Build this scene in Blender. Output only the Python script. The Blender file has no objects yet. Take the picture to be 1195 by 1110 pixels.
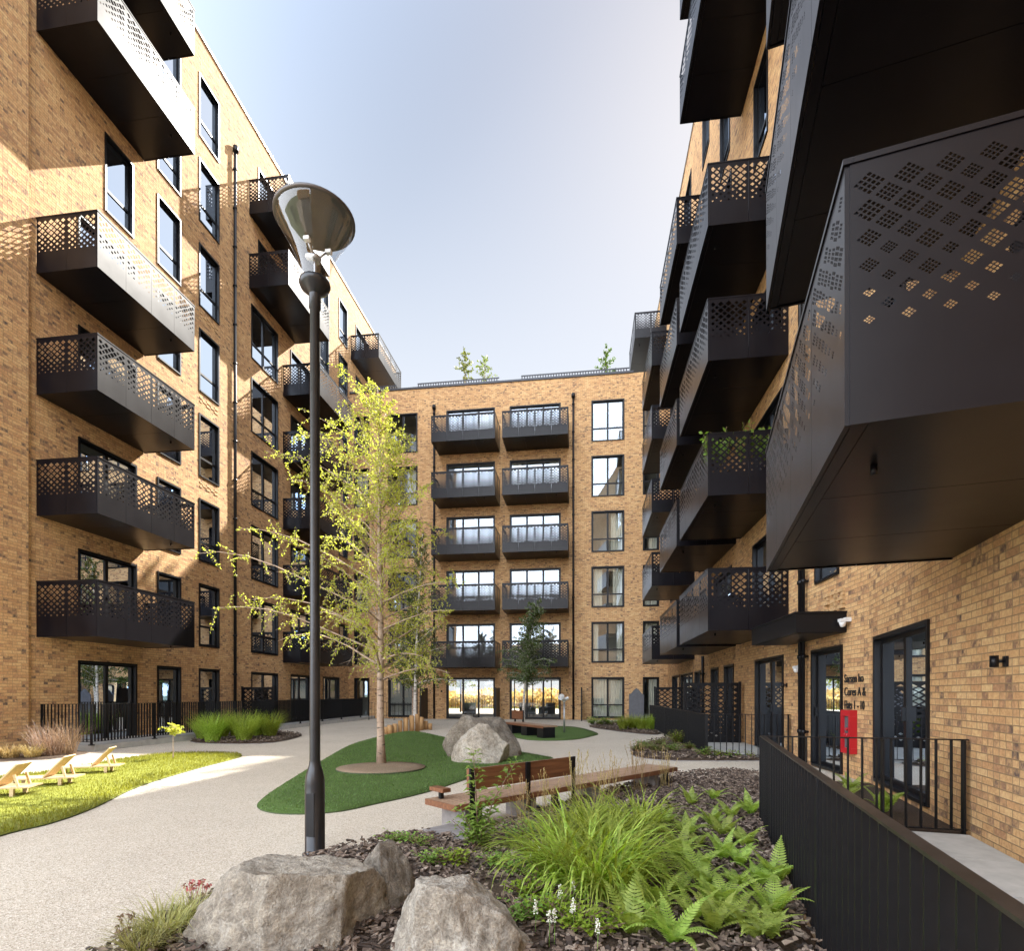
import bpy, bmesh, math, random
from mathutils import Vector, Matrix, noise
random.seed(7)
SC = bpy.context.scene
COL = SC.collection
# ------------------------------------------------------------------ camera, sky, sun, exposure
F, CX, HY, CAMZ = 640.0, 597.5, 810.0, 1.41
TH = math.atan(84.5 / F)
CT, ST = math.cos(TH), math.sin(TH)
cam_d = bpy.data.cameras.new('camera'); cam = bpy.data.objects.new('camera', cam_d); COL.objects.link(cam)
cam_d.sensor_fit = 'HORIZONTAL'; cam_d.sensor_width = 36.0; cam_d.lens = 36.0 * F / 1195.0
cam_d.shift_x = 0.0; cam_d.shift_y = (HY - 555.0) / 1195.0
cam_d.clip_start = 0.05; cam_d.clip_end = 2000
cam.location = (0, 0, CAMZ); cam.rotation_euler = (math.pi / 2, 0, TH)
SC.camera = cam
SUN = Vector((1.85, 4.2, 4.3)).normalized()
SUN_EL = math.asin(SUN.z); SUN_AZ = math.atan2(SUN.x, SUN.y)
world = bpy.data.worlds.new('World'); SC.world = world; world.use_nodes = True
wn, wl = world.node_tree.nodes, world.node_tree.links
sky = wn.new('ShaderNodeTexSky'); sky.sky_type = 'NISHITA'; sky.sun_disc = False
sky.sun_elevation = SUN_EL; sky.sun_rotation = SUN_AZ
sky.air_density = 1.0; sky.dust_density = 1.0; sky.ozone_density = 1.0; sky.altitude = 50
gm = wn.new('ShaderNodeGamma'); gm.inputs[1].default_value = 0.33; hs = wn.new('ShaderNodeHueSaturation'); hs.inputs['Saturation'].default_value = 2.3
wl.new(sky.outputs[0], gm.inputs[0]); wl.new(gm.outputs[0], hs.inputs['Color']); # added fill: sky opposite the sun is brightened and whitened to light the shade
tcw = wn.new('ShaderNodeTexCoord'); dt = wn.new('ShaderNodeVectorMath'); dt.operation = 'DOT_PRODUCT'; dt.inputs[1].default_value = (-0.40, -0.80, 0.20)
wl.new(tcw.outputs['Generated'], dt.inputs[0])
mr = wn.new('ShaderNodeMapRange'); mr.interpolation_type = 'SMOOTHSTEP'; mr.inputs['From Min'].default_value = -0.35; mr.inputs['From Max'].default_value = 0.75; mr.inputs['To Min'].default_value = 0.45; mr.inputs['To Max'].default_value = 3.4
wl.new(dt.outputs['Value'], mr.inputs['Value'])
h2 = wn.new('ShaderNodeHueSaturation'); h2.inputs['Saturation'].default_value = 1.05; wl.new(gm.outputs[0], h2.inputs['Color'])
m2 = wn.new('ShaderNodeMapRange'); m2.inputs['From Min'].default_value = -0.35; m2.inputs['From Max'].default_value = 0.25; wl.new(dt.outputs['Value'], m2.inputs['Value'])
mw = wn.new('ShaderNodeMix'); mw.data_type = 'RGBA'; wl.new(m2.outputs['Result'], mw.inputs[0]); wl.new(hs.outputs[0], mw.inputs[6]); wl.new(h2.outputs[0], mw.inputs[7])
# pale haze towards the horizon
sx_ = wn.new('ShaderNodeSeparateXYZ'); wl.new(tcw.outputs['Generated'], sx_.inputs[0])
m3 = wn.new('ShaderNodeMapRange'); m3.interpolation_type = 'SMOOTHSTEP'; m3.inputs['From Min'].default_value = 0.90; m3.inputs['From Max'].default_value = 0.38; m3.inputs['To Min'].default_value = 0.0; m3.inputs['To Max'].default_value = 0.85
wl.new(sx_.outputs[2], m3.inputs['Value'])
hz = wn.new('ShaderNodeMix'); hz.data_type = 'RGBA'; wl.new(m3.outputs['Result'], hz.inputs[0]); wl.new(mw.outputs[2], hz.inputs[6]); hz.inputs[7].default_value = (2.35, 2.46, 2.66, 1)
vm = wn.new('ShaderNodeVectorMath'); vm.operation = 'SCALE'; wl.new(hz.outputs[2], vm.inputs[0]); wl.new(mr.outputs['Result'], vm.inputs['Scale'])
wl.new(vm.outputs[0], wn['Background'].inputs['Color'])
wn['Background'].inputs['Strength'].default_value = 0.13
sun_d = bpy.data.lights.new('sun', 'SUN'); sun_d.energy = 2.7; sun_d.angle = math.radians(0.5); sun_d.color = (1.0, 0.95, 0.87)
sun_o = bpy.data.objects.new('sun', sun_d); COL.objects.link(sun_o)
sun_o.rotation_mode = 'QUATERNION'; sun_o.rotation_quaternion = (-SUN).to_track_quat('-Z', 'Y'); sun_o.location = (20, 45, 50)
SC.view_settings.view_transform = 'Standard'; SC.view_settings.look = 'None'
SC.view_settings.exposure = 2.8; SC.view_settings.gamma = 1.0
SC.cycles.use_denoising = True
SC.cycles.max_bounces = 10; SC.cycles.diffuse_bounces = 5; SC.cycles.glossy_bounces = 5; SC.cycles.transparent_max_bounces = 16
SC.cycles.sample_clamp_indirect = 6.0

# ------------------------------------------------------------------ helpers
def W(xc, d, z=0.0): return Vector((xc * CT - d * ST, xc * ST + d * CT, z))
def G(px, py, z=0.0):
    d = F * (CAMZ - z) / (py - HY); return W((px - CX) / F * d, d, z)
def AT(px, py, d): return W((px - CX) / F * d, d, CAMZ + (HY - py) / F * d)

class MB:
    def __init__(s): s.v = []; s.f = []; s.uv = None; s.mi = []; s.m = 0; s.M = None; s.sm = []; s.smooth = False
    def av(s, pts):
        n = len(s.v)
        if s.M is not None: pts = [s.M @ Vector(p) for p in pts]
        s.v.extend([tuple(p) for p in pts]); return n
    def face(s, pts):
        n = s.av(pts); s.f.append(tuple(range(n, n + len(pts)))); s.mi.append(s.m); s.sm.append(s.smooth)
    def addf(s, idx): s.f.append(tuple(idx)); s.mi.append(s.m); s.sm.append(s.smooth)
    def box(s, x0, x1, y0, y1, z0, z1):
        n = s.av([(x0,y0,z0),(x1,y0,z0),(x1,y1,z0),(x0,y1,z0),(x0,y0,z1),(x1,y0,z1),(x1,y1,z1),(x0,y1,z1)])
        for q in ((0,3,2,1),(4,5,6,7),(0,1,5,4),(1,2,6,5),(2,3,7,6),(3,0,4,7)): s.addf([n+i for i in q])
    def tube(s, pts, rad, seg=8, cap=True, smooth=True):
        pts = [Vector(p) for p in pts]; o = s.smooth; rings = []
        if not hasattr(rad, '__len__'): rad = [rad] * len(pts)
        up = Vector((0, 0, 1)); a = None
        for i, p in enumerate(pts):
            t = (pts[min(i+1, len(pts)-1)] - pts[max(i-1, 0)]).normalized()
            if a is None: a = t.orthogonal().normalized()
            a = (a - t * a.dot(t)).normalized(); b = t.cross(a)
            rings.append(s.av([p + (a * math.cos(2*math.pi*k/seg) + b * math.sin(2*math.pi*k/seg)) * rad[i] for k in range(seg)]))
        s.smooth = smooth
        for r0, r1 in zip(rings, rings[1:]):
            for k in range(seg): s.addf((r0+k, r0+(k+1)%seg, r1+(k+1)%seg, r1+k))
        s.smooth = False
        if cap:
            s.addf([rings[0]+k for k in reversed(range(seg))]); s.addf([rings[-1]+k for k in range(seg)])
        s.smooth = o
    def lathe(s, prof, c=(0,0,0), seg=24, smooth=True):
        rings = [s.av([(c[0]+r*math.cos(2*math.pi*k/seg), c[1]+r*math.sin(2*math.pi*k/seg), c[2]+z) for k in range(seg)]) for r, z in prof]
        o = s.smooth; s.smooth = smooth
        for r0, r1 in zip(rings, rings[1:]):
            for k in range(seg): s.addf((r0+k, r0+(k+1)%seg, r1+(k+1)%seg, r1+k))
        s.smooth = o
    def beam(s, p0, p1, w, h):     # rectangular bar from p0 to p1, w sideways, h upwards, centred
        p0, p1 = Vector(p0), Vector(p1); t = (p1-p0).normalized()
        sd = t.cross(Vector((0,0,1)));  sd = sd.normalized() if sd.length > 1e-4 else Vector((1,0,0)); up = sd.cross(t).normalized()
        a, b = sd*w/2, up*h/2
        n = s.av([p0-a-b, p0+a-b, p0+a+b, p0-a+b, p1-a-b, p1+a-b, p1+a+b, p1-a+b])
        for q in ((0,1,2,3),(7,6,5,4),(0,4,5,1),(1,5,6,2),(2,6,7,3),(3,7,4,0)): s.addf([n+i for i in q])
    def mesh(s, name, mats, uvs=None):
        me = bpy.data.meshes.new(name); me.from_pydata(s.v, [], s.f)
        for m in (mats if isinstance(mats, (list, tuple)) else [mats]): me.materials.append(m)
        me.polygons.foreach_set('material_index', s.mi); me.polygons.foreach_set('use_smooth', s.sm)
        if uvs is not None:
            ul = me.uv_layers.new(name='UVMap'); ul.data.foreach_set('uv', [c for lp in me.loops for c in uvs[lp.vertex_index]])
        me.update(); return me
    def build(s, name, mats, parent=None, M=None, uvs=None): return put(name, s.mesh(name, mats, uvs), parent, M)

WM = {}
def put(name, data, parent=None, M=None):
    o = bpy.data.objects.new(name, data); COL.objects.link(o)
    M = M.copy() if M is not None else Matrix()
    WM[o.name] = M
    if parent is not None:
        o.parent = parent; o.matrix_basis = WM[parent.name].inverted() @ M
    else: o.matrix_basis = M
    return o
def tag(o, label=None, cat=None, group=None, kind=None):
    if label: o['label'] = label
    if cat: o['category'] = cat
    if group: o['group'] = group
    if kind: o['kind'] = kind
    return o
def thing(name, label, cat, loc=(0,0,0), rz=0, group=None):
    return tag(put(name, None, None, Matrix.Translation(Vector(loc)) @ Matrix.Rotation(rz, 4, 'Z')), label, cat, group)
def dup(root, M, label, group=None):     # copy of a thing with its parts and sub-parts
    r = root.copy(); COL.objects.link(r); r.matrix_basis = M; WM[r.name] = M
    r['label'] = label
    if group: r['group'] = group
    for ch in list(root.children):
        c = ch.copy(); COL.objects.link(c); c.parent = r
        for g in list(ch.children):
            d = g.copy(); COL.objects.link(d); d.parent = c
    return r
def TR(x, y, z=0, rz=0, s=1.0): return Matrix.Translation((x, y, z)) @ Matrix.Rotation(rz, 4, 'Z') @ Matrix.Scale(s, 4)

# ------------------------------------------------------------------ materials
def mat(name):
    m = bpy.data.materials.new(name); m.use_nodes = True
    nt = m.node_tree; return m, nt, nt.nodes['Principled BSDF']
class N:   # tiny node helper
    def __init__(s, nt): s.nt = nt
    def __call__(s, t, **kw):
        n = s.nt.nodes.new(t)
        for k, v in kw.items(): setattr(n, k, v)
        return n
    def link(s, a, b): s.nt.links.new(a, b)
    def math(s, op, a, b=None, c=None):
        n = s.nt.nodes.new('ShaderNodeMath'); n.operation = op
        for i, x in enumerate((a, b, c)):
            if x is None: continue
            if hasattr(x, 'links'): s.nt.links.new(x, n.inputs[i])
            else: n.inputs[i].default_value = x
        return n.outputs[0]
    def ramp(s, fac, stops, interp='LINEAR'):
        n = s.nt.nodes.new('ShaderNodeValToRGB'); n.color_ramp.interpolation = interp
        els = n.color_ramp.elements
        while len(els) < len(stops): els.new(0.5)
        for e, (p, c) in zip(els, stops): e.position = p; e.color = (*c, 1)
        s.nt.links.new(fac, n.inputs[0]); return n.outputs[0]
    def noise(s, scale, detail=4, rough=0.55, vec=None, dim='3D'):
        n = s.nt.nodes.new('ShaderNodeTexNoise'); n.inputs['Scale'].default_value = scale
        n.inputs['Detail'].default_value = detail; n.inputs['Roughness'].default_value = rough
        if vec is not None: s.nt.links.new(vec, n.inputs['Vector'])
        return n.outputs['Fac']
    def mix(s, fac, a, b, blend='MIX'):
        n = s.nt.nodes.new('ShaderNodeMix'); n.data_type = 'RGBA'; n.blend_type = blend
        for x, i in ((fac, 0), (a, 6), (b, 7)):
            if hasattr(x, 'links'): s.nt.links.new(x, n.inputs[i])
            else: n.inputs[i].default_value = x if i == 0 else (*x, 1)
        return n.outputs[2]
    def bump(s, h, strength=0.3, dist=0.01):
        n = s.nt.nodes.new('ShaderNodeBump'); n.inputs['Strength'].default_value = strength; n.inputs['Distance'].default_value = dist
        s.nt.links.new(h, n.inputs['Height']); return n.outputs[0]
    def pos(s): return s.nt.nodes.new('ShaderNodeNewGeometry').outputs['Position']
    def obj(s): return s.nt.nodes.new('ShaderNodeTexCoord').outputs['Object']

def plain(name, col, rough=0.5, metal=0.0, var=0.0, scale=8, bump=0.0, spec=0.5):
    m, nt, p = mat(name); h = N(nt)
    p.inputs['Roughness'].default_value = rough; p.inputs['Metallic'].default_value = metal
    p.inputs['Specular IOR Level'].default_value = spec
    p.inputs['Base Color'].default_value = (*col, 1)
    if var > 0:
        n = h.noise(scale, 5, 0.6, h.obj())
        c = h.ramp(n, [(0.3, tuple(x*(1-var) for x in col)), (0.7, tuple(min(1, x*(1+var)) for x in col))])
        h.link(c, p.inputs['Base Color'])
        if bump > 0: h.link(h.bump(n, bump, 0.01), p.inputs['Normal'])
    return m

def brick_mat(name):
    m, nt, p = mat(name); h = N(nt)
    uv = nt.nodes.new('ShaderNodeUVMap').outputs[0]
    sp = nt.nodes.new('ShaderNodeSeparateXYZ'); h.link(uv, sp.inputs[0])
    u, v = sp.outputs[0], sp.outputs[1]
    rv = h.math('DIVIDE', v, 0.0714); row = h.math('FLOOR', rv); fv = h.math('FRACT', rv)
    off = h.math('MULTIPLY', h.math('MODULO', row, 2.0), 0.5)
    rj = nt.nodes.new('ShaderNodeTexWhiteNoise'); rj.noise_dimensions = '1D'; h.link(row, rj.inputs['W'])
    ru = h.math('ADD', h.math('ADD', h.math('DIVIDE', u, 0.214), off), h.math('MULTIPLY', rj.outputs['Value'], 0.10))
    def cell(x, seed):
        cb = nt.nodes.new('ShaderNodeCombineXYZ'); h.link(x, cb.inputs[0]); h.link(row, cb.inputs[1]); cb.inputs[2].default_value = seed
        w = nt.nodes.new('ShaderNodeTexWhiteNoise'); w.noise_dimensions = '3D'; h.link(cb.outputs[0], w.inputs['Vector']); return w
    full = cell(h.math('FLOOR', ru), 1.0); half = cell(h.math('FLOOR', h.math('MULTIPLY', ru, 2.0)), 2.0)
    fsep = nt.nodes.new('ShaderNodeSeparateColor'); h.link(full.outputs['Color'], fsep.inputs[0])
    hd = h.math('GREATER_THAN', fsep.outputs[1], 0.60)              # a whole brick laid as two headers
    sc = fsep
    cl = h.noise(0.55, 3, 0.6, h.pos()); bias = h.math('MULTIPLY', h.math('SUBTRACT', cl, 0.5), 0.30)
    cs = h.ramp(h.math('ADD', full.outputs['Value'], bias), [(0.0, (0.62,0.41,0.21)), (0.35, (0.575,0.362,0.178)), (0.7, (0.53,0.32,0.153)), (0.90, (0.475,0.272,0.135)), (1.0, (0.38,0.22,0.122))])
    ch = h.ramp(h.math('ADD', half.outputs['Value'], bias), [(0.0, (0.60,0.385,0.19)), (0.35, (0.52,0.315,0.155)), (0.60, (0.41,0.24,0.13)), (0.80, (0.25,0.15,0.095)), (0.93, (0.17,0.11,0.08)), (1.0, (0.12,0.085,0.07))])
    blob = h.ramp(h.noise(15, 3, 0.6, h.pos()), [(0.34, (0.12,0.12,0.12)), (0.58, (1,1,1))])
    colr = h.mix(h.math('MULTIPLY', hd, blob), cs, ch)
    fu0 = h.math('FRACT', ru); fu1 = h.math('MULTIPLY', h.math('FRACT', h.math('MULTIPLY', ru, 2.0)), 0.5)
    e0 = h.math('MINIMUM', fu0, h.math('SUBTRACT', 1.0, fu0)); e1 = h.math('MINIMUM', fu1, h.math('SUBTRACT', 0.5, fu1))
    eu = h.math('ADD', h.math('MULTIPLY', e0, h.math('SUBTRACT', 1.0, hd)), h.math('MULTIPLY', e1, hd))
    fine = h.noise(26, 4, 0.65, h.pos())
    colr = h.mix(0.45, colr, h.ramp(fine, [(0.3, (0.22,0.20,0.18)), (0.7, (0.78,0.76,0.72))]), 'OVERLAY')
    ev = h.math('MINIMUM', fv, h.math('SUBTRACT', 1.0, fv))
    mu = h.math('LESS_THAN', eu, 0.024); mv = h.math('LESS_THAN', ev, 0.07)
    mor = h.math('MAXIMUM', mu, mv)
    mcol = h.ramp(h.noise(9, 3, 0.6, h.pos()), [(0.3, (0.25,0.165,0.085)), (0.7, (0.34,0.235,0.135))])
    colr = h.mix(mor, colr, mcol)
    big = h.noise(0.16, 3, 0.55, h.pos())
    colr = h.mix(0.35, colr, h.ramp(big, [(0.35, (0.40,0.38,0.36)), (0.65, (0.62,0.60,0.58))]), 'OVERLAY')
    h.link(colr, p.inputs['Base Color']); p.inputs['Roughness'].default_value = 0.85; p.inputs['Specular IOR Level'].default_value = 0.25
    su = h.math('MULTIPLY', h.math('MINIMUM', h.math('DIVIDE', eu, 0.045), 1.0), h.math('MINIMUM', h.math('DIVIDE', ev, 0.13), 1.0))
    hgt = h.math('ADD', su, h.math('ADD', h.math('MULTIPLY', sc.outputs[1], 0.5), h.math('MULTIPLY', fine, 0.5)))
    h.link(h.bump(hgt, 0.55, 0.009), p.inputs['Normal'])
    return m
M_brick = brick_mat('tan_brick')
M_relief = plain('relief_brick', (0.52,0.33,0.16), 0.85, 0, 0.25, 14, 0.3)

def metal_mat():
    m, nt, p = mat('bronze_metal'); h = N(nt)
    n = h.noise(3.0, 3, 0.5, h.pos())
    st = h('ShaderNodeMapping'); st.inputs['Scale'].default_value = (7, 7, 0.6); h.link(h.pos(), st.inputs[0]); streak = h.noise(1.0, 5, 0.65, st.outputs[0])
    h.link(h.mix(h.ramp(streak, [(0.5, (0,0,0)), (0.85, (0.22,0.22,0.22))]), h.ramp(n, [(0.3, (0.0045,0.0038,0.0056)), (0.7, (0.0062,0.0054,0.0074))]), (0.016,0.014,0.014)), p.inputs['Base Color'])
    p.inputs['Metallic'].default_value = 0.0; p.inputs['Specular IOR Level'].default_value = 0.2
    h.link(h.math('ADD', 0.28, h.math('MULTIPLY', h.noise(2.5, 3, 0.5, h.pos()), 0.06)), p.inputs['Roughness'])
    return m
M_metal = metal_mat()
M_frame = plain('window_frame_metal', (0.0055,0.0055,0.007), 0.4, 0.0, 0.15, 5, 0.0, 0.3)
M_rail = plain('railing_black', (0.005,0.005,0.006), 0.42, 0.0, 0.2, 20, 0.0, 0.35)
M_railtop = plain('handrail_metal', (0.05,0.042,0.038), 0.38, 0.6, 0.35, 9)
def glass_mat(name, base=0.16, tint=(0.86,0.90,0.88)):
    m, nt, p = mat(name); h = N(nt); nt.nodes.remove(p); out = nt.nodes['Material Output']
    tr = h('ShaderNodeBsdfTransparent'); tr.inputs[0].default_value = (*tint, 1)
    gl = h('ShaderNodeBsdfGlossy'); gl.inputs['Roughness'].default_value = 0.004; gl.inputs[0].default_value = (0.78,0.88,1,1)
    fr = h('ShaderNodeFresnel'); fr.inputs[0].default_value = 1.5
    nz = h.noise(0.55, 2, 0.4, h.pos()); h.link(h.bump(nz, 0.05, 0.05), gl.inputs['Normal'])
    fac = h.math('MINIMUM', h.math('ADD', base, h.math('MULTIPLY', fr.outputs[0], 1.0)), 1.0)
    mx = h('ShaderNodeMixShader'); h.link(fac, mx.inputs[0]); h.link(tr.outputs[0], mx.inputs[1]); h.link(gl.outputs[0], mx.inputs[2])
    h.link(mx.outputs[0], out.inputs[0]); return m
M_glass = glass_mat('window_glass', 0.18)
M_glass_clear = glass_mat('lobby_glass', 0.03, (0.93,0.95,0.94))
M_room = plain('room_plaster', (0.30,0.28,0.25), 0.9, 0, 0.1, 2)
M_curtain = plain('curtain_cloth', (0.62,0.58,0.50), 0.9, 0, 0.08, 4)
M_blind = plain('blind_cloth', (0.72,0.72,0.68), 0.85, 0, 0.05, 3)
M_coping = plain('coping_metal', (0.35,0.34,0.34), 0.4, 0.6, 0.1, 4)
M_darkcoping = plain('dark_coping', (0.03,0.03,0.036), 0.45, 0.3, 0.2, 4)
M_roof = plain('roof_membrane', (0.25,0.25,0.25), 0.9, 0, 0.1, 1)

def paving_mat():
    m, nt, p = mat('resin_gravel_paving'); h = N(nt); P = h.pos()
    vo = h('ShaderNodeTexVoronoi'); vo.inputs['Scale'].default_value = 120; h.link(P, vo.inputs['Vector'])
    sc = nt.nodes.new('ShaderNodeSeparateColor'); h.link(vo.outputs['Color'], sc.inputs[0])
    c = h.ramp(sc.outputs[0], [(0.0, (0.25,0.205,0.155)), (0.2, (0.40,0.345,0.27)), (0.6, (0.485,0.425,0.34)), (0.9, (0.56,0.495,0.41)), (1.0, (0.66,0.61,0.53))])
    big = h.noise(0.5, 5, 0.6, P)
    c = h.mix(0.4, c, h.ramp(big, [(0.3, (0.40,0.38,0.36)), (0.7, (0.62,0.60,0.57))]), 'OVERLAY')
    st = h.noise(1.7, 6, 0.7, P)
    c = h.mix(h.ramp(st, [(0.60, (0,0,0)), (0.78, (0.25,0.25,0.25))]), c, (0.33,0.30,0.26))
    h.link(c, p.inputs['Base Color']); p.inputs['Roughness'].default_value = 0.8; p.inputs['Specular IOR Level'].default_value = 0.3
    h.link(h.bump(vo.outputs['Distance'], 0.35, 0.006), p.inputs['Normal']); return m
M_paving = paving_mat()
def turf_mat(name, a, b, c_):
    m, nt, p = mat(name); h = N(nt); P = h.pos()
    n1 = h.noise(60, 4, 0.7, P); n2 = h.noise(1.4, 4, 0.6, P)
    c = h.ramp(n1, [(0.25, a), (0.5, b), (0.8, c_)])
    c = h.mix(0.45, c, h.ramp(n2, [(0.3, (0.36,0.38,0.34)), (0.7, (0.64,0.62,0.58))]), 'OVERLAY')
    h.link(c, p.inputs['Base Color']); p.inputs['Roughness'].default_value = 0.9; p.inputs['Specular IOR Level'].default_value = 0.2
    h.link(h.bump(n1, 0.6, 0.02), p.inputs['Normal']); return m
M_turf = turf_mat('short_green_turf', (0.038,0.066,0.016), (0.068,0.112,0.028), (0.105,0.16,0.048))
M_lawn = turf_mat('lawn_grass', (0.12,0.135,0.018), (0.20,0.215,0.035), (0.28,0.285,0.06))
M_edge = plain('turf_edge', (0.05,0.07,0.03), 0.9)
M_mulch = turf_mat('bark_mulch', (0.018,0.012,0.009), (0.06,0.04,0.028), (0.13,0.095,0.07))
M_soil = turf_mat('pale_bark', (0.10,0.07,0.05), (0.22,0.16,0.11), (0.34,0.26,0.19))
def chip_mat():
    m, nt, p = mat('bark_chip'); h = N(nt)
    w = h('ShaderNodeTexWhiteNoise'); w.noise_dimensions = '3D'
    sn = h('ShaderNodeVectorMath'); sn.operation = 'SNAP'; h.link(h.pos(), sn.inputs[0]); sn.inputs[1].default_value = (0.05,0.05,0.05)
    h.link(sn.outputs[0], w.inputs['Vector'])
    h.link(h.ramp(w.outputs['Value'], [(0, (0.03,0.02,0.015)), (0.5, (0.10,0.068,0.05)), (0.85, (0.20,0.145,0.105)), (1, (0.34,0.27,0.21))]), p.inputs['Base Color'])
    p.inputs['Roughness'].default_value = 0.85; return m
M_chip = chip_mat()
def rock_mat(name, cols, scale=1.0):
    m, nt, p = mat(name); h = N(nt); P = h.obj()
    n1 = h.noise(2.2*scale, 8, 0.62, P); n2 = h.noise(16*scale, 8, 0.7, P); n3 = h.noise(70*scale, 4, 0.7, P)
    c = h.ramp(n1, [(0.28, cols[0]), (0.45, cols[1]), (0.58, cols[2]), (0.75, cols[3])])
    c = h.mix(0.75, c, h.ramp(n2, [(0.3, (0.22,0.21,0.20)), (0.5, (0.5,0.5,0.5)), (0.7, (0.80,0.78,0.74))]), 'OVERLAY')
    c = h.mix(0.5, c, h.ramp(n3, [(0.35, (0.25,0.25,0.25)), (0.65, (0.75,0.75,0.75))]), 'OVERLAY')
    mv = h('ShaderNodeTexNoise'); mv.inputs['Scale'].default_value = 3.2*scale; mv.inputs['Detail'].default_value = 6; mv.inputs['Distortion'].default_value = 1.6; h.link(P, mv.inputs['Vector'])
    vein = h.math('ABSOLUTE', h.math('SUBTRACT', mv.outputs['Fac'], 0.5))
    c = h.mix(h.ramp(vein, [(0.0, (0.5,0.5,0.5)), (0.02, (0,0,0))]), c, cols[4])
    h.link(c, p.inputs['Base Color']); p.inputs['Roughness'].default_value = 0.88; p.inputs['Specular IOR Level'].default_value = 0.3
    hh = h.math('ADD', h.math('MULTIPLY', n2, 1.0), h.math('MULTIPLY', n3, 0.35))
    h.link(h.bump(hh, 1.0, 0.05), p.inputs['Normal']); return m
M_rock_tan = rock_mat('tan_sandstone', [(0.20,0.165,0.125), (0.33,0.285,0.225), (0.41,0.365,0.30), (0.32,0.295,0.26), (0.52,0.475,0.405)])
M_rock_pale = rock_mat('pale_sandstone', [(0.25,0.21,0.16), (0.385,0.335,0.27), (0.47,0.425,0.355), (0.36,0.335,0.295), (0.60,0.555,0.485)])
M_rock_grey = rock_mat('grey_brown_stone', [(0.09,0.075,0.06), (0.19,0.16,0.125), (0.27,0.235,0.19), (0.33,0.30,0.26), (0.40,0.36,0.30)])
def wood_mat(name, a, b, rough=0.5, stretch=(2, 30, 30)):
    m, nt, p = mat(name); h = N(nt)
    mp = h('ShaderNodeMapping'); mp.inputs['Scale'].default_value = stretch; h.link(h.obj(), mp.inputs[0])
    n = h.noise(1.0, 5, 0.6, mp.outputs[0])
    h.link(h.ramp(n, [(0.3, a), (0.7, b)]), p.inputs['Base Color']); p.inputs['Roughness'].default_value = rough
    h.link(h.bump(n, 0.2, 0.004), p.inputs['Normal']); return m
M_hard = wood_mat('red_hardwood', (0.10,0.036,0.016), (0.24,0.10,0.045), 0.38)
M_slat = wood_mat('weathered_hardwood', (0.20,0.12,0.07), (0.36,0.235,0.15), 0.55)
M_pine = wood_mat('pale_timber', (0.42,0.30,0.15), (0.60,0.45,0.25), 0.6)
M_log = wood_mat('log_timber', (0.30,0.16,0.06), (0.50,0.30,0.13), 0.7, (14, 14, 2))
M_conc = plain('grey_concrete', (0.22,0.20,0.19), 0.8, 0, 0.2, 12, 0.2)
M_slab = plain('paving_slab', (0.40,0.39,0.36), 0.8, 0, 0.16, 5, 0.15)
M_post = plain('lamp_post_paint', (0.02,0.021,0.024), 0.30, 0.3, 0.25, 6)
M_white = plain('white_plastic', (0.75,0.75,0.74), 0.35)
M_steel = plain('galvanised_steel', (0.40,0.41,0.42), 0.4, 0.8, 0.15, 20)
M_red = plain('red_enamel', (0.45,0.012,0.02), 0.35)
M_greyp = plain('grey_panel', (0.10,0.10,0.11), 0.6, 0, 0.15, 6)
M_ink = plain('black_lettering', (0.02,0.018,0.016), 0.6)
def leaf_mat(name, a, b, trans=0.45, rough=0.5, spread=0.03):
    m, nt, p = mat(name); h = N(nt); out = nt.nodes['Material Output']
    sn = h('ShaderNodeVectorMath'); sn.operation = 'SNAP'; h.link(h.pos(), sn.inputs[0]); sn.inputs[1].default_value = (spread,)*3
    w = h('ShaderNodeTexWhiteNoise'); w.noise_dimensions = '3D'; h.link(sn.outputs[0], w.inputs['Vector'])
    big = h.noise(1.3, 3, 0.6, h.pos())
    f = h.math('ADD', h.math('MULTIPLY', w.outputs['Value'], 0.6), h.math('MULTIPLY', big, 0.4))
    c = h.ramp(f, [(0.15, a), (0.85, b)])
    oi = h('ShaderNodeObjectInfo'); ht = h('ShaderNodeHueSaturation'); h.link(c, ht.inputs['Color'])
    h.link(h.math('ADD', 0.485, h.math('MULTIPLY', oi.outputs['Random'], 0.03)), ht.inputs['Hue']); h.link(h.math('ADD', 0.75, h.math('MULTIPLY', oi.outputs['Random'], 0.45)), ht.inputs['Value']); c = ht.outputs[0]
    h.link(c, p.inputs['Base Color']); p.inputs['Roughness'].default_value = rough; p.inputs['Specular IOR Level'].default_value = 0.35
    tl = h('ShaderNodeBsdfTranslucent'); hs = h('ShaderNodeHueSaturation'); hs.inputs['Saturation'].default_value = 1.15; hs.inputs['Value'].default_value = 1.5
    h.link(c, hs.inputs['Color']); h.link(hs.outputs[0], tl.inputs[0])
    mx = h('ShaderNodeMixShader'); mx.inputs[0].default_value = trans
    h.link(p.outputs[0], mx.inputs[1]); h.link(tl.outputs[0], mx.inputs[2]); h.link(mx.outputs[0], out.inputs[0]); return m
M_birchleaf = leaf_mat('birch_leaf', (0.27,0.30,0.05), (0.48,0.47,0.12), 0.58)
M_darkleaf = leaf_mat('dark_leaf', (0.045,0.085,0.018), (0.12,0.18,0.04), 0.42)
M_midleaf = leaf_mat('olive_leaf', (0.09,0.12,0.02), (0.20,0.23,0.05), 0.42)
M_fern = leaf_mat('fern_leaf', (0.19,0.27,0.04), (0.40,0.48,0.11), 0.42)
M_grass = leaf_mat('grass_blade', (0.16,0.235,0.025), (0.42,0.50,0.095), 0.42)
M_shrub = leaf_mat('shrub_leaf', (0.12,0.22,0.035), (0.29,0.42,0.09), 0.4)
M_lime = leaf_mat('lime_leaf', (0.16,0.24,0.02), (0.32,0.40,0.05), 0.4)
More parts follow.
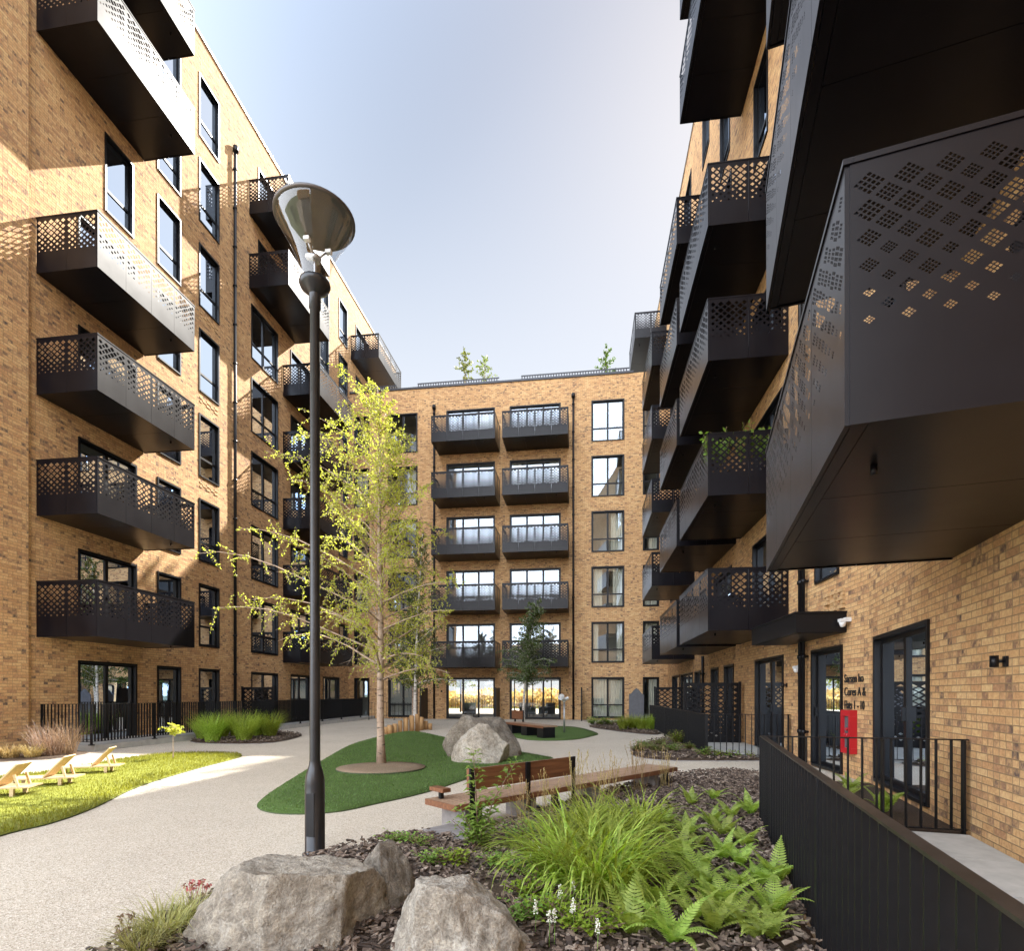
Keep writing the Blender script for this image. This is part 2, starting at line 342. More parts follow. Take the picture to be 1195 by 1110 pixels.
M_straw = leaf_mat('straw_blade', (0.30,0.22,0.09), (0.50,0.38,0.18), 0.3)
M_purple = leaf_mat('dry_stem', (0.14,0.09,0.06), (0.30,0.20,0.14), 0.3)
M_flower = plain('white_flower', (0.75,0.74,0.62), 0.7)
M_pink = plain('red_flower', (0.38,0.09,0.08), 0.6)
M_orange = leaf_mat('autumn_leaf', (0.34,0.21,0.09), (0.46,0.38,0.18), 0.5, spread=0.4)
def bark_mat(name, a, b, dark, sc=1.0):
    m, nt, p = mat(name); h = N(nt)
    mp = h('ShaderNodeMapping'); mp.inputs['Scale'].default_value = (6*sc, 6*sc, 22*sc); h.link(h.obj(), mp.inputs[0])
    n = h.noise(1.0, 5, 0.65, mp.outputs[0]); n2 = h.noise(9*sc, 5, 0.6, h.obj())
    c = h.ramp(n2, [(0.3, a), (0.7, b)])
    c = h.mix(h.ramp(n, [(0.56, (0,0,0)), (0.64, (1,1,1))]), c, dark)
    h.link(c, p.inputs['Base Color']); p.inputs['Roughness'].default_value = 0.85
    h.link(h.bump(n, 0.5, 0.012), p.inputs['Normal']); return m
M_birchbark = bark_mat('birch_bark', (0.24,0.165,0.115), (0.42,0.32,0.24), (0.06,0.04,0.03))
M_whitebark = bark_mat('white_bark', (0.42,0.38,0.33), (0.62,0.58,0.52), (0.10,0.08,0.07))

# ------------------------------------------------------------------ ground
def spline(pts, k=6):
    n = len(pts); out = []
    for i in range(n):
        p0, p1, p2, p3 = pts[i-1], pts[i], pts[(i+1) % n], pts[(i+2) % n]
        for j in range(k):
            t = j / k
            out.append(0.5*((2*p1)+(p2-p0)*t+(2*p0-5*p1+4*p2-p3)*t*t+(3*p1-p0-3*p2+p3)*t**3))
    return out
def patch(name, pts, m, z, rise=0.0, rings=7, edge=None, centre=None, smooth_k=6, bumpy=0.0, peak=None):
    P = spline([Vector((p.x, p.y, 0)) for p in pts], smooth_k) if smooth_k else [Vector((p.x, p.y, 0)) for p in pts]
    c = centre or sum(P, Vector()) / len(P); c = Vector((c.x, c.y, 0))
    b = MB(); b.smooth = True; n = len(P); idx = []
    for r in range(rings):
        f = 1 - r / rings
        ring = []
        for p in P:
            q = c + (p - c) * f
            hgt = z + rise * (1 - f * f)
            if peak: hgt += peak[2] * math.exp(-((q.x-peak[0])**2 + (q.y-peak[1])**2) / peak[3]**2) * min(1, (1-f)*4)
            if bumpy and r: hgt += bumpy * noise.noise(q * 2.3)
            ring.append((q.x, q.y, hgt))
        idx.append(b.av(ring))
    cz = z + rise + (peak[2]*math.exp(-((c.x-peak[0])**2+(c.y-peak[1])**2)/peak[3]**2) if peak else 0)
    ci = b.av([(c.x, c.y, cz)])
    for a0, a1 in zip(idx, idx[1:]):
        for k in range(n): b.addf((a0+k, a0+(k+1)%n, a1+(k+1)%n, a1+k))
    for k in range(n): b.addf((idx[-1]+k, idx[-1]+(k+1)%n, ci))
    sk = b.av([(p.x, p.y, -0.01) for p in P]); b.m = 1; b.smooth = False
    for k in range(n): b.addf((sk+k, sk+(k+1)%n, idx[0]+(k+1)%n, idx[0]+k))
    o = b.build(name, [m, edge or M_edge])
    bm = bmesh.new(); bm.from_mesh(o.data); bmesh.ops.recalc_face_normals(bm, faces=bm.faces); 
    if sum(f.normal.z for f in bm.faces) < 0: bmesh.ops.reverse_faces(bm, faces=bm.faces)
    bm.to_mesh(o.data); bm.free()
    return o, P
b = MB(); b.face([(-600,-600,-0.02),(600,-600,-0.02),(600,600,-0.02),(-600,600,-0.02)])
tag(b.build('ground', plain('distant_ground', (0.20,0.22,0.12), 0.9, 0, 0.3, 0.2)), kind='structure')
b = MB(); b.face([(-13.5,-30,0),(4.5,-30,0),(4.5,30.1,0),(-13.5,30.1,0)])
tag(b.build('path', M_paving), kind='structure')
b = MB(); b.face([(-30,40,0),(20,40,0),(20,52,0),(-30,52,0)])
tag(b.build('road', M_paving), kind='structure')

TURF = [G(*p) for p in [(301,944),(309,931),(342,909),(380,886),(412,869),(445,861),(482,857),(512,860),(560,870),(618,880),(646,886),(625,893),(560,906),(500,925),(440,939),(390,949),(330,951)]]
TURFO, TURFP = patch('lawn', TURF, M_turf, 0.014, 0.03, 8, centre=G(455,892), peak=(-6.1,18.2,0.28,3.2)); tag(TURFO, kind='structure')
FTURF = [G(*p) for p in [(590,855),(607,851),(640,848),(672,849),(697,856),(690,860),(668,864),(630,865),(604,862)]]
o, _ = patch('lawn', FTURF, M_turf, 0.014, 0.02, 5); tag(o, kind='structure')
LAWN = [G(*p) for p in [(-160,1030),(0,977),(60,962),(110,944),(165,918),(230,898),(272,887),(282,882),(262,879.5),(200,880),(140,887),(112,892),(60,901),(0,908),(-120,925)]]
o, LAWNP = patch('lawn', LAWN, M_lawn, 0.014, 0.03, 7, centre=G(70,918)); tag(o, kind='structure')
BED = [G(*p) for p in [(60,1180),(137,1110),(232,1061),(330,1020),(403,994),(494,977),(540,987),(600,962),(680,936),(760,912),(820,904),(884,906),(889,966),(953,1106),(1010,1240),(1100,1500),(400,1500)]]
o, BEDP = patch('planting_bed_soil', BED, M_mulch, 0.02, 0.06, 10, edge=M_conc, centre=G(650,1040), smooth_k=2, bumpy=0.03); tag(o, kind='structure')
SBED = [G(*p) for p in [(736,881),(752,868),(785,862),(815,868),(832,884),(889,885),(889,888.5),(830,889),(770,888)]]
o, SBEDP = patch('planting_bed_soil', SBED, M_mulch, 0.02, 0.05, 5, edge=M_conc, smooth_k=3, bumpy=0.02); tag(o, kind='structure')
FBED = [G(*p) for p in [(688,849),(700,845),(722,843),(760,843),(772,852),(768,858),(735,856)]]
o, FBEDP = patch('planting_bed_soil', FBED, M_mulch, 0.02, 0.05, 5, edge=M_conc, smooth_k=3); tag(o, kind='structure')
LBED = [G(*p) for p in [(222,866),(262,869),(318,867.5),(352,859.5),(340,856),(312,854),(250,857)]]
o, LBEDP = patch('planting_bed_soil', LBED, M_mulch, 0.02, 0.05, 5, edge=M_conc, smooth_k=3); tag(o, kind='structure')
WBED = [G(*p) for p in [(-120,905),(0,890),(60,887),(100,881),(96,878),(40,877),(-120,880)]]
o, WBEDP = patch('planting_bed_soil', WBED, M_mulch, 0.02, 0.05, 4, edge=M_conc, smooth_k=2); tag(o, kind='structure')
pc = G(445,899.5); PIT = [pc + Vector((math.cos(a)*0.80, math.sin(a)*0.80, 0)) for a in [2*math.pi*k/14 for k in range(14)]]
o, _ = patch('tree_pit_soil', PIT, M_soil, 0.062, 0.03, 4, smooth_k=3, bumpy=0.02); tag(o, kind='structure')
# slab path beside the near wall
E = Vector((0.199, 0.98, 0)).normalized(); NN = Vector((-E.y, E.x, 0)); BEND = Vector((4.42, 9.25, 0))
def near(u, n, z): p = BEND + E*u + NN*n; return Vector((p.x, p.y, z))
b = MB()
for k in range(9):
    u0 = -3.76 - 0.9*k
    for (n0, n1) in ((0.14, 0.72), (0.726, 1.30)):
        p = [near(u0, n0, 0), near(u0-0.892, n0, 0), near(u0-0.892, n1, 0), near(u0, n1, 0)]
        n = b.av([q + Vector((0,0,-0.05)) for q in p] + [q + Vector((0,0,0.10)) for q in p])
        for q in ((0,3,2,1),(4,5,6,7),(0,1,5,4),(1,2,6,5),(2,3,7,6),(3,0,4,7)): b.addf([n+i for i in q])
o = b.build('path', M_slab); tag(o, kind='structure')
bm = bmesh.new(); bm.from_mesh(o.data); bmesh.ops.recalc_face_normals(bm, faces=bm.faces); bm.to_mesh(o.data); bm.free()
b = MB(); b.face([near(-0.1,0.02,0.03), near(-3.75,0.02,0.03), near(-3.75,1.72,0.03), near(-0.1,1.72,0.03)])
tag(b.build('terrace_soil', M_mulch), kind='structure')

# ------------------------------------------------------------------ facades
class Facade:
    """a wall plane: u along it, n out of it, z up; natural coordinates (x or y) are turned into u by sgn"""
    def __init__(s, ox, oy, u, sgn):
        s.o = Vector((ox, oy, 0)); s.u = Vector((u[0], u[1], 0)).normalized(); s.n = Vector((-s.u.y, s.u.x, 0)); s.s = sgn; s.open = []
    def M(s, u, z, n=0.0):
        p = s.o + s.u*u + s.n*n
        return Matrix(((s.u.x, s.n.x, 0, p.x), (s.u.y, s.n.y, 0, p.y), (0, 0, 1, z), (0, 0, 0, 1)))
    def P(s, u, n, z): p = s.o + s.u*u + s.n*n; return Vector((p.x, p.y, z))
    def rng(s, a, b): return (a, b) if s.s > 0 else (-b, -a)
def wall_sheet(b, uvs, fc, u0, u1, z0, z1, n=0.0, opens=()):
    us = sorted({u0, u1, *[x for o in opens for x in o[:2] if u0 < x < u1]}); zs = sorted({z0, z1, *[x for o in opens for x in o[2:] if z0 < x < z1]})
    # long cells are split so vertices stay moderate; every cell that is not an opening becomes one quad
    for a0, a1 in zip(us, us[1:]):
        run = None
        for c0, c1 in zip(zs, zs[1:]):
            m = ((a0+a1)/2, (c0+c1)/2)
            hole = any(o[0] < m[0] < o[1] and o[2] < m[1] < o[3] for o in opens)
            if hole: continue
            b.face([fc.P(a0, n, c0), fc.P(a1, n, c0), fc.P(a1, n, c1), fc.P(a0, n, c1)])
            uvs += [(a0, c0), (a1, c0), (a1, c1), (a0, c1)]
WCACHE = {}
def window(fc, parent, a, b, z0, z1, style='single', cover=None, room=True, glass=None):
    u0, u1 = fc.rng(a, b); w, h = round(u1-u0, 3), round(z1-z0, 3)
    fc.open.append((u0, u1, z0, z1))
    key = (w, h, style, room)
    if key not in WCACHE:
        f = MB(); t = 0.055; n0, n1 = -0.16, 0.028
        f.box(0, t, n0, n1, 0, h); f.box(w-t, w, n0, n1, 0, h); f.box(t, w-t, n0, n1, h-t, h); f.box(t, w-t, n0, n1+0.012, 0, t*0.8)
        s = 0.055; a0, a1 = -0.135, -0.075; zb = t*0.8
        f.box(t, t+s, a0, a1, zb, h-t); f.box(w-t-s, w-t, a0, a1, zb, h-t)
        f.box(t+s, w-t-s, a0, a1, h-t-s, h-t); f.box(t+s, w-t-s, a0, a1, zb, zb+s)
        nm = {'single': 0, 'double': 1, 'door2': 1, 'door3': 2, 'door1': 0, 'pane': 0, 'lobby': 3}[style]
        for k in range(nm):
            c = t + (w-2*t)*(k+1)/(nm+1); e = 0.05 if style != 'lobby' else 0.035
            f.box(c-e, c+e, a0+0.002, a1+0.004, zb+s, h-t-s)
        if style in ('single', 'double'):
            xs = [t+s] + [x for k in range(nm) for x in (t+(w-2*t)*(k+1)/(nm+1)-0.05, t+(w-2*t)*(k+1)/(nm+1)+0.05)] + [w-t-s]
            for q in range(0, len(xs), 2): f.box(xs[q], xs[q+1], a0+0.001, a1+0.002, h*0.31, h*0.31+0.07)
        if style.startswith('door'):
            hx = t + (w-2*t)/(nm+1) - 0.03 if nm else w-t-0.03
            f.box(hx-0.012, hx+0.012, a1+0.004, a1+0.05, 0.95, 1.13)
        f.m = 1
        if room:
            d = -1.9; e = 0.002; R0, R1 = -0.35, w+0.35; B, T = 0.0, h+0.18; na = -0.165
            f.face([(R0,na,B),(R1,na,B),(R1,d,B),(R0,d,B)]); f.face([(R0,na,T),(R0,d,T),(R1,d,T),(R1,na,T)])
            f.face([(R0,na,B),(R0,d,B),(R0,d,T),(R0,na,T)]); f.face([(R1,na,B),(R1,na,T),(R1,d,T),(R1,d,B)]); f.face([(R0,d,B),(R1,d,B),(R1,d,T),(R0,d,T)])
            f.face([(R0,na,B),(R0,na,T),(0,na,T),(0,na,B)]); f.face([(w,na,B),(w,na,T),(R1,na,T),(R1,na,B)]); f.face([(0,na,h),(0,na,T),(w,na,T),(w,na,h)])
        g = MB(); g.face([(t+s*.5,-0.105,zb+s*.5),(w-t-s*.5,-0.105,zb+s*.5),(w-t-s*.5,-0.105,h-t-s*.5),(t+s*.5,-0.105,h-t-s*.5)])
        WCACHE[key] = (f.mesh('window', [M_frame, M_room]), g.mesh('pane', [glass or M_glass]))
    fm, gm = WCACHE[key]; M = fc.M(u0, z0)
    o = put('window' if not style.startswith('door') else 'glazed_door', fm, parent, M)
    put('pane', gm, o, M)
    if cover:
        kind, fr = cover; ck = (kind, w, h, fr)
        if ck not in WCACHE:
            c = MB(); c.smooth = True
            if kind == 'blind': c.face([(0.06,-0.22,h*(1-fr)),(w-0.06,-0.22,h*(1-fr)),(w-0.06,-0.22,h-0.02),(0.06,-0.22,h-0.02)])
            else:
                for (x0, x1) in ((0.03, w*fr), (w*(1-fr), w-0.03)) if kind == 'curtains' else ((0.03, w*fr),):
                    n = max(8, int((x1-x0)/0.025)); pr = None
                    for i in range(n+1):
                        x = x0+(x1-x0)*i/n; y = -0.27+0.035*math.sin(i*1.15)
                        q = c.av([(x,y,0.04),(x,y,h-0.03)])
                        if pr is not None: c.addf((pr,q,q+1,pr+1))
                        pr = q
            WCACHE[ck] = c.mesh('curtain', M_blind if kind == 'blind' else M_curtain)
        put('blind' if kind == 'blind' else 'curtain', WCACHE[ck], o, M)
    return o
def cov():
    r = random.random()
    if r < 0.30: return None
    if r < 0.55: return ('curtains', random.choice((0.22, 0.34, 0.48)))
    if r < 0.8: return ('curtain', random.choice((0.4, 0.6, 0.9)))
    return ('blind', random.choice((0.25, 0.45, 0.7)))

# perforated balcony panels
def perf_panel(w, h, fine=False, ncol=5, z0=0.46, q=0.07, solid=False):
    b = MB(); top = h-0.05; nr = int((top-z0)/q) // 2 * 2; q = (top-z0)/nr; p = w/(2*ncol)
    def ring(o4, i4):
        a = b.av(o4); c = b.av(i4)
        for k in range(4): b.addf((a+k, a+(k+1)%4, c+(k+1)%4, c+k))
    wgt = [1.0, 0.80, 0.94, 0.68, 0.86]
    b.face([(0,0,0),(w,0,0),(w,0,z0),(0,0,z0)]); b.face([(0,0,top),(w,0,top),(w,0,h),(0,0,h)])
    for j in range(nr+1):
        z = z0 + j*q
        odd = j % 2
        for i in range(ncol + (0 if odd else 1)):
            x = (i + (0.5 if odd else 0)) * 2*p
            L, R = (x-p, 0, z), (x+p, 0, z); T, B = (x, 0, z+q), (x, 0, z-q); C = (x, 0, z)
            el, er, eb, et = x < 1e-6, x > w-1e-6, j == 0, j == nr
            if el or er or eb or et:
                pts = []
                if not er: pts.append(R)
                if not et: pts.append(T)
                if not el: pts.append(L)
                if not eb: pts.append(B)
                if (el or er or eb or et) and len(pts) < 4:
                    if len(pts) == 2: pts = [pts[0], pts[1], C]
                    elif el or er or eb or et:
                        if len(pts) == 3: pass
                b.face(pts); continue
            f = (0.34 + 0.45*min(1, (j-0.5)/(nr*0.62))) * wgt[(i*2+odd) % 5 if not fine else (i*3+odd+j//4) % 5] * (1.06 if not fine else 1.12)
            if fine and f < 0.30: f = 0.34
            o4 = [L, B, R, T]; i4 = [(x-p*f,0,z),(x,0,z-q*f),(x+p*f,0,z),(x,0,z+q*f)]
            ring(o4, i4)
            if fine:
                k = 4 if f > 0.5 else 3
                A = Vector(i4[0]); U = Vector(i4[1])-A; V = Vector(i4[3])-A
                for s in range(k):
                    for t in range(k):
                        def pt(ss, tt): return tuple(A + U*((s+ss)/k) + V*((t+tt)/k))
                        g = 0.16
                        ring([pt(0,0),pt(1,0),pt(1,1),pt(0,1)], [pt(g,g),pt(1-g,g),pt(1-g,1-g),pt(g,1-g)])
    # folded lips at the sides so panels read as sheet metal trays
    for x in (0, w):
        b.face([(x,0,0),(x,0,h),(x,-0.028,h),(x,-0.028,0)])
    b.face([(0,0,0),(w,0,0),(w,-0.028,0),(0,-0.028,0)])
    return b
BC = {}
PH = 1.36
def balcony(fc, parent, a, b_, z, depth=1.70, fine=False, blank_ends=0):
    u0, u1 = fc.rng(a, b_); L = round(u1-u0, 3); key = (L, fine, depth)
    if key not in BC:
        nf = 4; wf = (L - 0.004)/nf - 0.006; ws = (depth-0.03)/2 - 0.006
        slab = MB(); slab.box(0.035, L-0.035, 0.0, depth-0.035, 0.03, 0.27)
        for q in range(3):
            x0, x1 = 0.035+(L-0.07)*q/3+0.004, 0.035+(L-0.07)*(q+1)/3-0.004
            slab.box(x0, x1, 0.01, depth-0.12, 0.014, 0.0295)
        slab.box(0.039, L-0.039, depth-0.112, depth-0.036, 0.008, 0.0295)
        slab.tube([(L*0.18, depth-0.3, 0.014), (L*0.18, depth-0.3, -0.05)], 0.02, 8)
        rail = MB(); c = 0.03
        rail.box(-0.008, L+0.008, depth-0.035, depth+0.010, PH, PH+c); rail.box(-0.008, 0.036, 0.0, depth-0.036, PH, PH+c); rail.box(L-0.036, L+0.008, 0.0, depth-0.036, PH, PH+c)
        for x in (0.03, L-0.03):   # corner posts
            rail.box(x-0.022, x+0.022, depth-0.075, depth-0.031, 0.27, PH-0.001)
        BC[key] = (slab.mesh('balcony', M_metal), rail.mesh('handrail', M_metal),
                   perf_panel(wf, PH-0.004, fine).mesh('parapet_panel', M_metal), perf_panel(ws, PH-0.004, fine).mesh('parapet_panel', M_metal), wf, ws)
    sm, rm, pf, ps, wf, ws = BC[key]
    M = fc.M(u0, z); o = put('balcony', sm, parent, M); put('handrail', rm, o, M)
    for k in range(4): put('parapet_panel', pf, o, M @ Matrix.Translation((0.005 + k*(wf+0.006), depth, 0.002)))
    RZ = Matrix.Rotation(math.pi/2, 4, 'Z')
    for k in range(2):
        # side at u=0: panel x-axis runs along n, lips point inwards (+u)
        put('parapet_panel', ps, o, M @ Matrix.Translation((0.0, 0.012 + k*(ws+0.006), 0.002)) @ Matrix(((0,-1,0,0),(1,0,0,0),(0,0,1,0),(0,0,0,1))))
        put('parapet_panel', ps, o, M @ Matrix.Translation((L, 0.012 + k*(ws+0.006), 0.002)) @ Matrix(((0,1,0,0),(1,0,0,0),(0,0,1,0),(0,0,0,1))))
    return o
def downpipe(fc, parent, nat, z0, z1, r=0.055, hopper=True):
    u, _ = fc.rng(nat, nat); b = MB()
    b.M = fc.M(u, 0)
    b.tube([(0, 0.09, z0), (0, 0.09, z1)], r, 12)
    if hopper: b.lathe([(0.02, z1), (0.10, z1+0.01), (0.10, z1+0.22), (0.02, z1+0.23)], (0, 0.11, 0), 14)
    z = z0 + 0.6
    while z < z1:
        b.lathe([(r, z), (r+0.018, z), (r+0.018, z+0.07), (r, z+0.07)], (0, 0.09, 0), 12)
        b.box(-0.03, 0.03, 0.004, 0.05, z+0.015, z+0.055); z += 1.5
    return b.build('downpipe', M_frame, parent)
def wall_lamp(fc, parent, nat, z):
    u, _ = fc.rng(nat, nat); b = MB(); b.M = fc.M(u, z)
    b.box(-0.03, 0.03, 0.003, 0.022, -0.045, 0.045); b.tube([(0, 0.022, 0), (0, 0.06, 0)], 0.014, 8)
    b.lathe([(0.0,-0.05),(0.032,-0.05),(0.032,0.05),(0.0,0.05)], (0,0.092,0), 14)
    return b.build('wall_lamp', M_frame, parent)
def relief(fc, parent, nat0, z0, rows, big=0.018):
    """bricks standing proud of the wall in a small pattern"""
    u0, _ = fc.rng(nat0, nat0); b = MB(); b.M = fc.M(u0, z0)
    for (x, r, w) in rows: b.box(x, x+w, 0.001, big, r*0.0714+0.005, r*0.0714+0.066)
    return b.build('brick_relief', M_relief, parent)
FL = 3.0
WZ0, WZ1 = 0.09, 2.31
FLB, FLT = 2.81, 24.62      # first balcony underside, roof of the tall blocks
VENT = [(0.02,0,0.2),(0.44,0,0.2),(0.86,0,0.12),(0.22,1,0.2),(0.64,1,0.2),(0.02,2,0.2),(0.44,2,0.2),(0.86,2,0.12)]

def block(name, label, base, fcs, foot, H, roofname='roof', coping=M_coping):
    root = thing(name, label, 'apartment block', base)
    b = MB(); b.face([(x, y, H-0.35) for x, y in foot])
    b.build('roof', M_roof, root); return root

# ---- left block: sunlit wall along x = -13.44
LF = Facade(-13.44, 0, (0, -1), -1)
left = thing('apartment_block', 'sunlit tall tan brick block above the lawn with the timber loungers', 'apartment block', (-13.44, 15, 0))
for k in range(8):
    z = FL*k
    a, b_ = WZ0+z, WZ1+z
    if k in (0,): window(LF, left, 13.03, 14.97, a-0.06, b_, 'door2', ('curtain', 0.9))
    elif k == 5: window(LF, left, 13.85, 14.85, a, b_, 'single', cov())
    else: window(LF, left, 13.03, 14.97, a, b_, 'door2', random.choice((('curtains', 0.34), ('curtain', 0.6), None)))
    window(LF, left, 15.77, 16.80, a, b_, 'single' if k else 'door1', cov())
    window(LF, left, 17.67, 18.75, a, b_, 'single', cov())
    if k <= 5: window(LF, left, 20.72, 22.68, a, b_, 'double', cov())
    else:
        window(LF, left, 21.2, 23.5, a, b_, 'door2', cov())
        window(LF, left, 26.5, 27.55, a, b_, 'single', cov())
    if k <= 5: window(LF, left, 23.74, 25.60, a, b_, 'door2', cov())
    if k: window(LF, left, 28.75, 29.85, a, b_, 'single', cov())
    if k in (6, 7): window(LF, left, 31.0, 33.0, a, b_, 'door2')
    if 0 < k < 6:
        relief(LF, left, 18.70, z-0.30, VENT)
window(LF, left, 26.9, 28.8, 0.03, 2.31, 'door2')
for k in (1,2,3,4,6,7): balcony(LF, left, 11.90, 15.26, FLB+FL*(k-1))
for k in (6,7): balcony(LF, left, 20.58, 24.15, FLB+FL*(k-1))
for k in (1,2,3,4,5): balcony(LF, left, 23.09, 26.70, FLB+FL*(k-1))
balcony(LF, left, 30.3, 34.2, FLB+FL*6)
for y in (4.6,8.1):
    for k in range(8): window(LF, left, y, y+1.7, WZ0+FL*k, WZ1+FL*k, 'double', cov())
# the nearer part of this wall stands a brick's width forward, so its openings are cut in the forward sheet
b = MB(); uv = []
op_far = [o for o in LF.open if o[1] < -11.7]; op_near = [o for o in LF.open if o[0] > -11.7]
wall_sheet(b, uv, LF, -38, -11.72, 0, FLT, 0.0, op_far)
wall_sheet(b, uv, LF, -11.72, -3.5, 0, FLT, 0.0, op_near)
b.face([LF.P(-11.72,0,0), LF.P(-11.62,0.11,0), LF.P(-11.62,0.11,FLT), LF.P(-11.72,0,FLT)]); uv += [(0,0),(0.15,0),(0.15,FLT),(0,FLT)]
wall_sheet(b, uv, LF, -11.62, -9.9, 0, FLT, 0.11, [])
b.face([LF.P(-9.9,0.11,0), LF.P(-9.9,0,0), LF.P(-9.9,0,FLT), LF.P(-9.9,0.11,FLT)]); uv += [(0,0),(0.11,0),(0.11,FLT),(0,FLT)]
BK = Facade(-26, 0, (0, 1), 1); wall_sheet(b, uv, BK, 3.5, 38, 0, FLT)
E1 = Facade(0, 38, (1, 0), 1); wall_sheet(b, uv, E1, -26, -13.44, 0, FLT)
E2 = Facade(0, 3.5, (-1, 0), -1); wall_sheet(b, uv, E2, 13.44, 26, 0, FLT)
b.build('wall', M_brick, left, None, uv)
b = MB(); b.face([(-26,3.5,FLT-0.3),(-13.44,3.5,FLT-0.3),(-13.44,38,FLT-0.3),(-26,38,FLT-0.3)]); b.build('roof', M_roof, left)
b = MB(); b.box(-13.75, -13.39, 3.5, 38, FLT+0.001, FLT+0.07); b.build('coping', M_coping, left)
downpipe(LF, left, 19.57, 0.02, 22.3)

# ---- far block across the end of the courtyard
FF = Facade(0, 30.05, (-1, 0), -1); FH = 18.66
far = thing('apartment_block', 'lower six storey tan brick block closing the courtyard end above glazed lobby doors', 'apartment block', (-4.4, 30.05, 0))
for k in range(6):
    z = FL*k; a, b_ = WZ0+z, WZ1+z
    window(FF, far, 0.37, 2.13, a, b_, 'double', [('curtains',0.48),('curtains',0.22),('curtains',0.34),('curtain',0.4),None,('blind',0.25)][k])
    window(FF, far, 3.10, 3.95, a if k else 0.02, b_, 'single' if k else 'door1', cov())
    window(FF, far, -11.08, -9.35, a, b_, 'double', cov())
    window(FF, far, -13.1, -12.2, a if k else 0.02, b_, 'single' if k else 'door1', cov())
    if k:
        window(FF, far, -7.68, -4.92, a, b_, 'door3', ('curtain', 0.4) if k in (2, 5) else None); window(FF, far, -4.10, -1.28, a, b_, 'door3', ('curtains', 0.22) if k in (1, 4) else None)
        balcony(FF, far, -8.09, -4.64, FLB+FL*(k-1)); balcony(FF, far, -4.27, -0.83, FLB+FL*(k-1))
window(FF, far, -7.68, -4.92, 0.02, WZ1, 'door3', None, False, M_glass_clear); window(FF, far, -4.10, -1.28, 0.02, WZ1, 'door3', None, False, M_glass_clear)
b = MB(); uv = []
wall_sheet(b, uv, FF, -4.42, 13.44, 0, FH, 0, FF.open)
b.build('wall', M_brick, far, None, uv); b = MB(); uv = []
RB = Facade(0, 40.0, (1, 0), 1); wall_sheet(b, uv, RB, -13.44, 4.42, 0, FH, 0, [(-11.9, -1.0, 0, 2.45)])
b.build('rear_wall', M_brick, far, None, uv)
b = MB(); b.face([(-13.44,30.05,FH-0.25),(4.42,30.05,FH-0.25),(4.42,40,FH-0.25),(-13.44,40,FH-0.25)]); b.build('roof', M_roof, far)
b = MB(); b.box(-13.38, 2.6, 29.99, 30.34, FH+0.001, FH+0.10); b.build('coping', M_darkcoping, far)
# low dark rail with a perforated band along the roof edge
for ks in (range(0, 2), range(3, 7), range(8, 13)):
    b = MB(); x0, x1 = -12.9+ks[0]*1.18, -12.9+ks[-1]*1.18+1.14
    b.box(x0, x1, 30.06, 30.10, FH+0.101, FH+0.15); b.box(x0, x1, 30.06, 30.10, FH+0.27, FH+0.33)
    for j in range(int((x1-x0)/0.145)): b.box(x0+0.02+j*0.145, x0+0.08+j*0.145, 30.065, 30.095, FH+0.1501, FH+0.2699)
    b.build('roof_railing', M_darkcoping, far)
# the lobby behind the glazed doors, open to the street at the back
b = MB(); y0, y1 = 30.25, 39.96
b.face([(-12.2,y0,0.01),(-0.7,y0,0.01),(-0.7,y1,0.01),(-12.2,y1,0.01)]); b.face([(-12.2,y0,2.5),(-12.2,y1,2.5),(-0.7,y1,2.5),(-0.7,y0,2.5)])
b.face([(-12.2,y0,0.01),(-12.2,y1,0.01),(-12.2,y1,2.5),(-12.2,y0,2.5)]); b.face([(-0.7,y0,0.01),(-0.7,y0,2.5),(-0.7,y1,2.5),(-0.7,y1,0.01)])
b.face([(-12.2,y0,0.01),(-12.2,y0,2.5),(-7.7,y0,2.5),(-7.7,y0,0.01)]); b.box(-4.9, -4.12, 30.23, 30.5, 0.011, 2.499)
b.build('lobby_room', M_room, far)
fr = MB()
for i in range(9):
    x = -11.9 + i*1.3525; fr.box(x, x+0.08, 39.97, 40.05, 0.012, 2.44)
fr.box(-11.8, -1.1, 39.98, 40.04, 2.36, 2.435)
fr.build('rear_door_frame', M_frame, far)
downpipe(FF, far, -8.37, 0.02, 17.4); downpipe(FF, far, -0.60, 0.02, 17.5)
wall_lamp(FF, far, -7.95, 1.55); wall_lamp(FF, far, -0.95, 1.6)

# ---- right block: shaded wall along x = 4.42, bending towards the viewer
RF = Facade(4.42, 0, (0, 1), 1); RN = Facade(4.42, 9.25, (E.x, E.y), 1)
right = thing('apartment_block', 'tall shaded tan brick block with lettering by its canopied entrance door', 'apartment block', (4.42, 12, 0))
for k in range(1, 8):
    z = FL*k; a, b_ = WZ0+z, WZ1+z
    if k == 5: window(RF, right, 14.0, 15.1, a, b_, 'single', cov())
    else: window(RF, right, 13.0, 15.2, a, b_, 'door2', cov())
    if k < 6:
        window(RF, right, 17.3, 19.6, a, b_, 'door2', cov()); window(RF, right, 23.4, 25.6, a, b_, 'door2', cov())
        window(RF, right, 20.9, 22.0, a, b_, 'single', cov()); window(RF, right, 28.0, 29.2, a, b_, 'single', cov())
    else:
        window(RF, right, 17.5, 18.7, a, b_, 'single', cov()); window(RF, right, 20.3, 21.4, a, b_, 'single', cov())
        window(RF, right, 23.6, 25.2, a, b_, 'double', cov()); window(RF, right, 27.3, 28.5, a, b_, 'single', cov())
    window(RN, right, -6.2, -4.2, a, b_, 'door2', cov())
    window(RF, right, 10.25, 11.25, a+0.42, b_, 'single', cov())
    window(RN, right, -1.66, -0.46, a+0.42, b_, 'single', cov())
window(RF, right, 31.2, 33.2, WZ0+21, WZ1+21, 'door2')
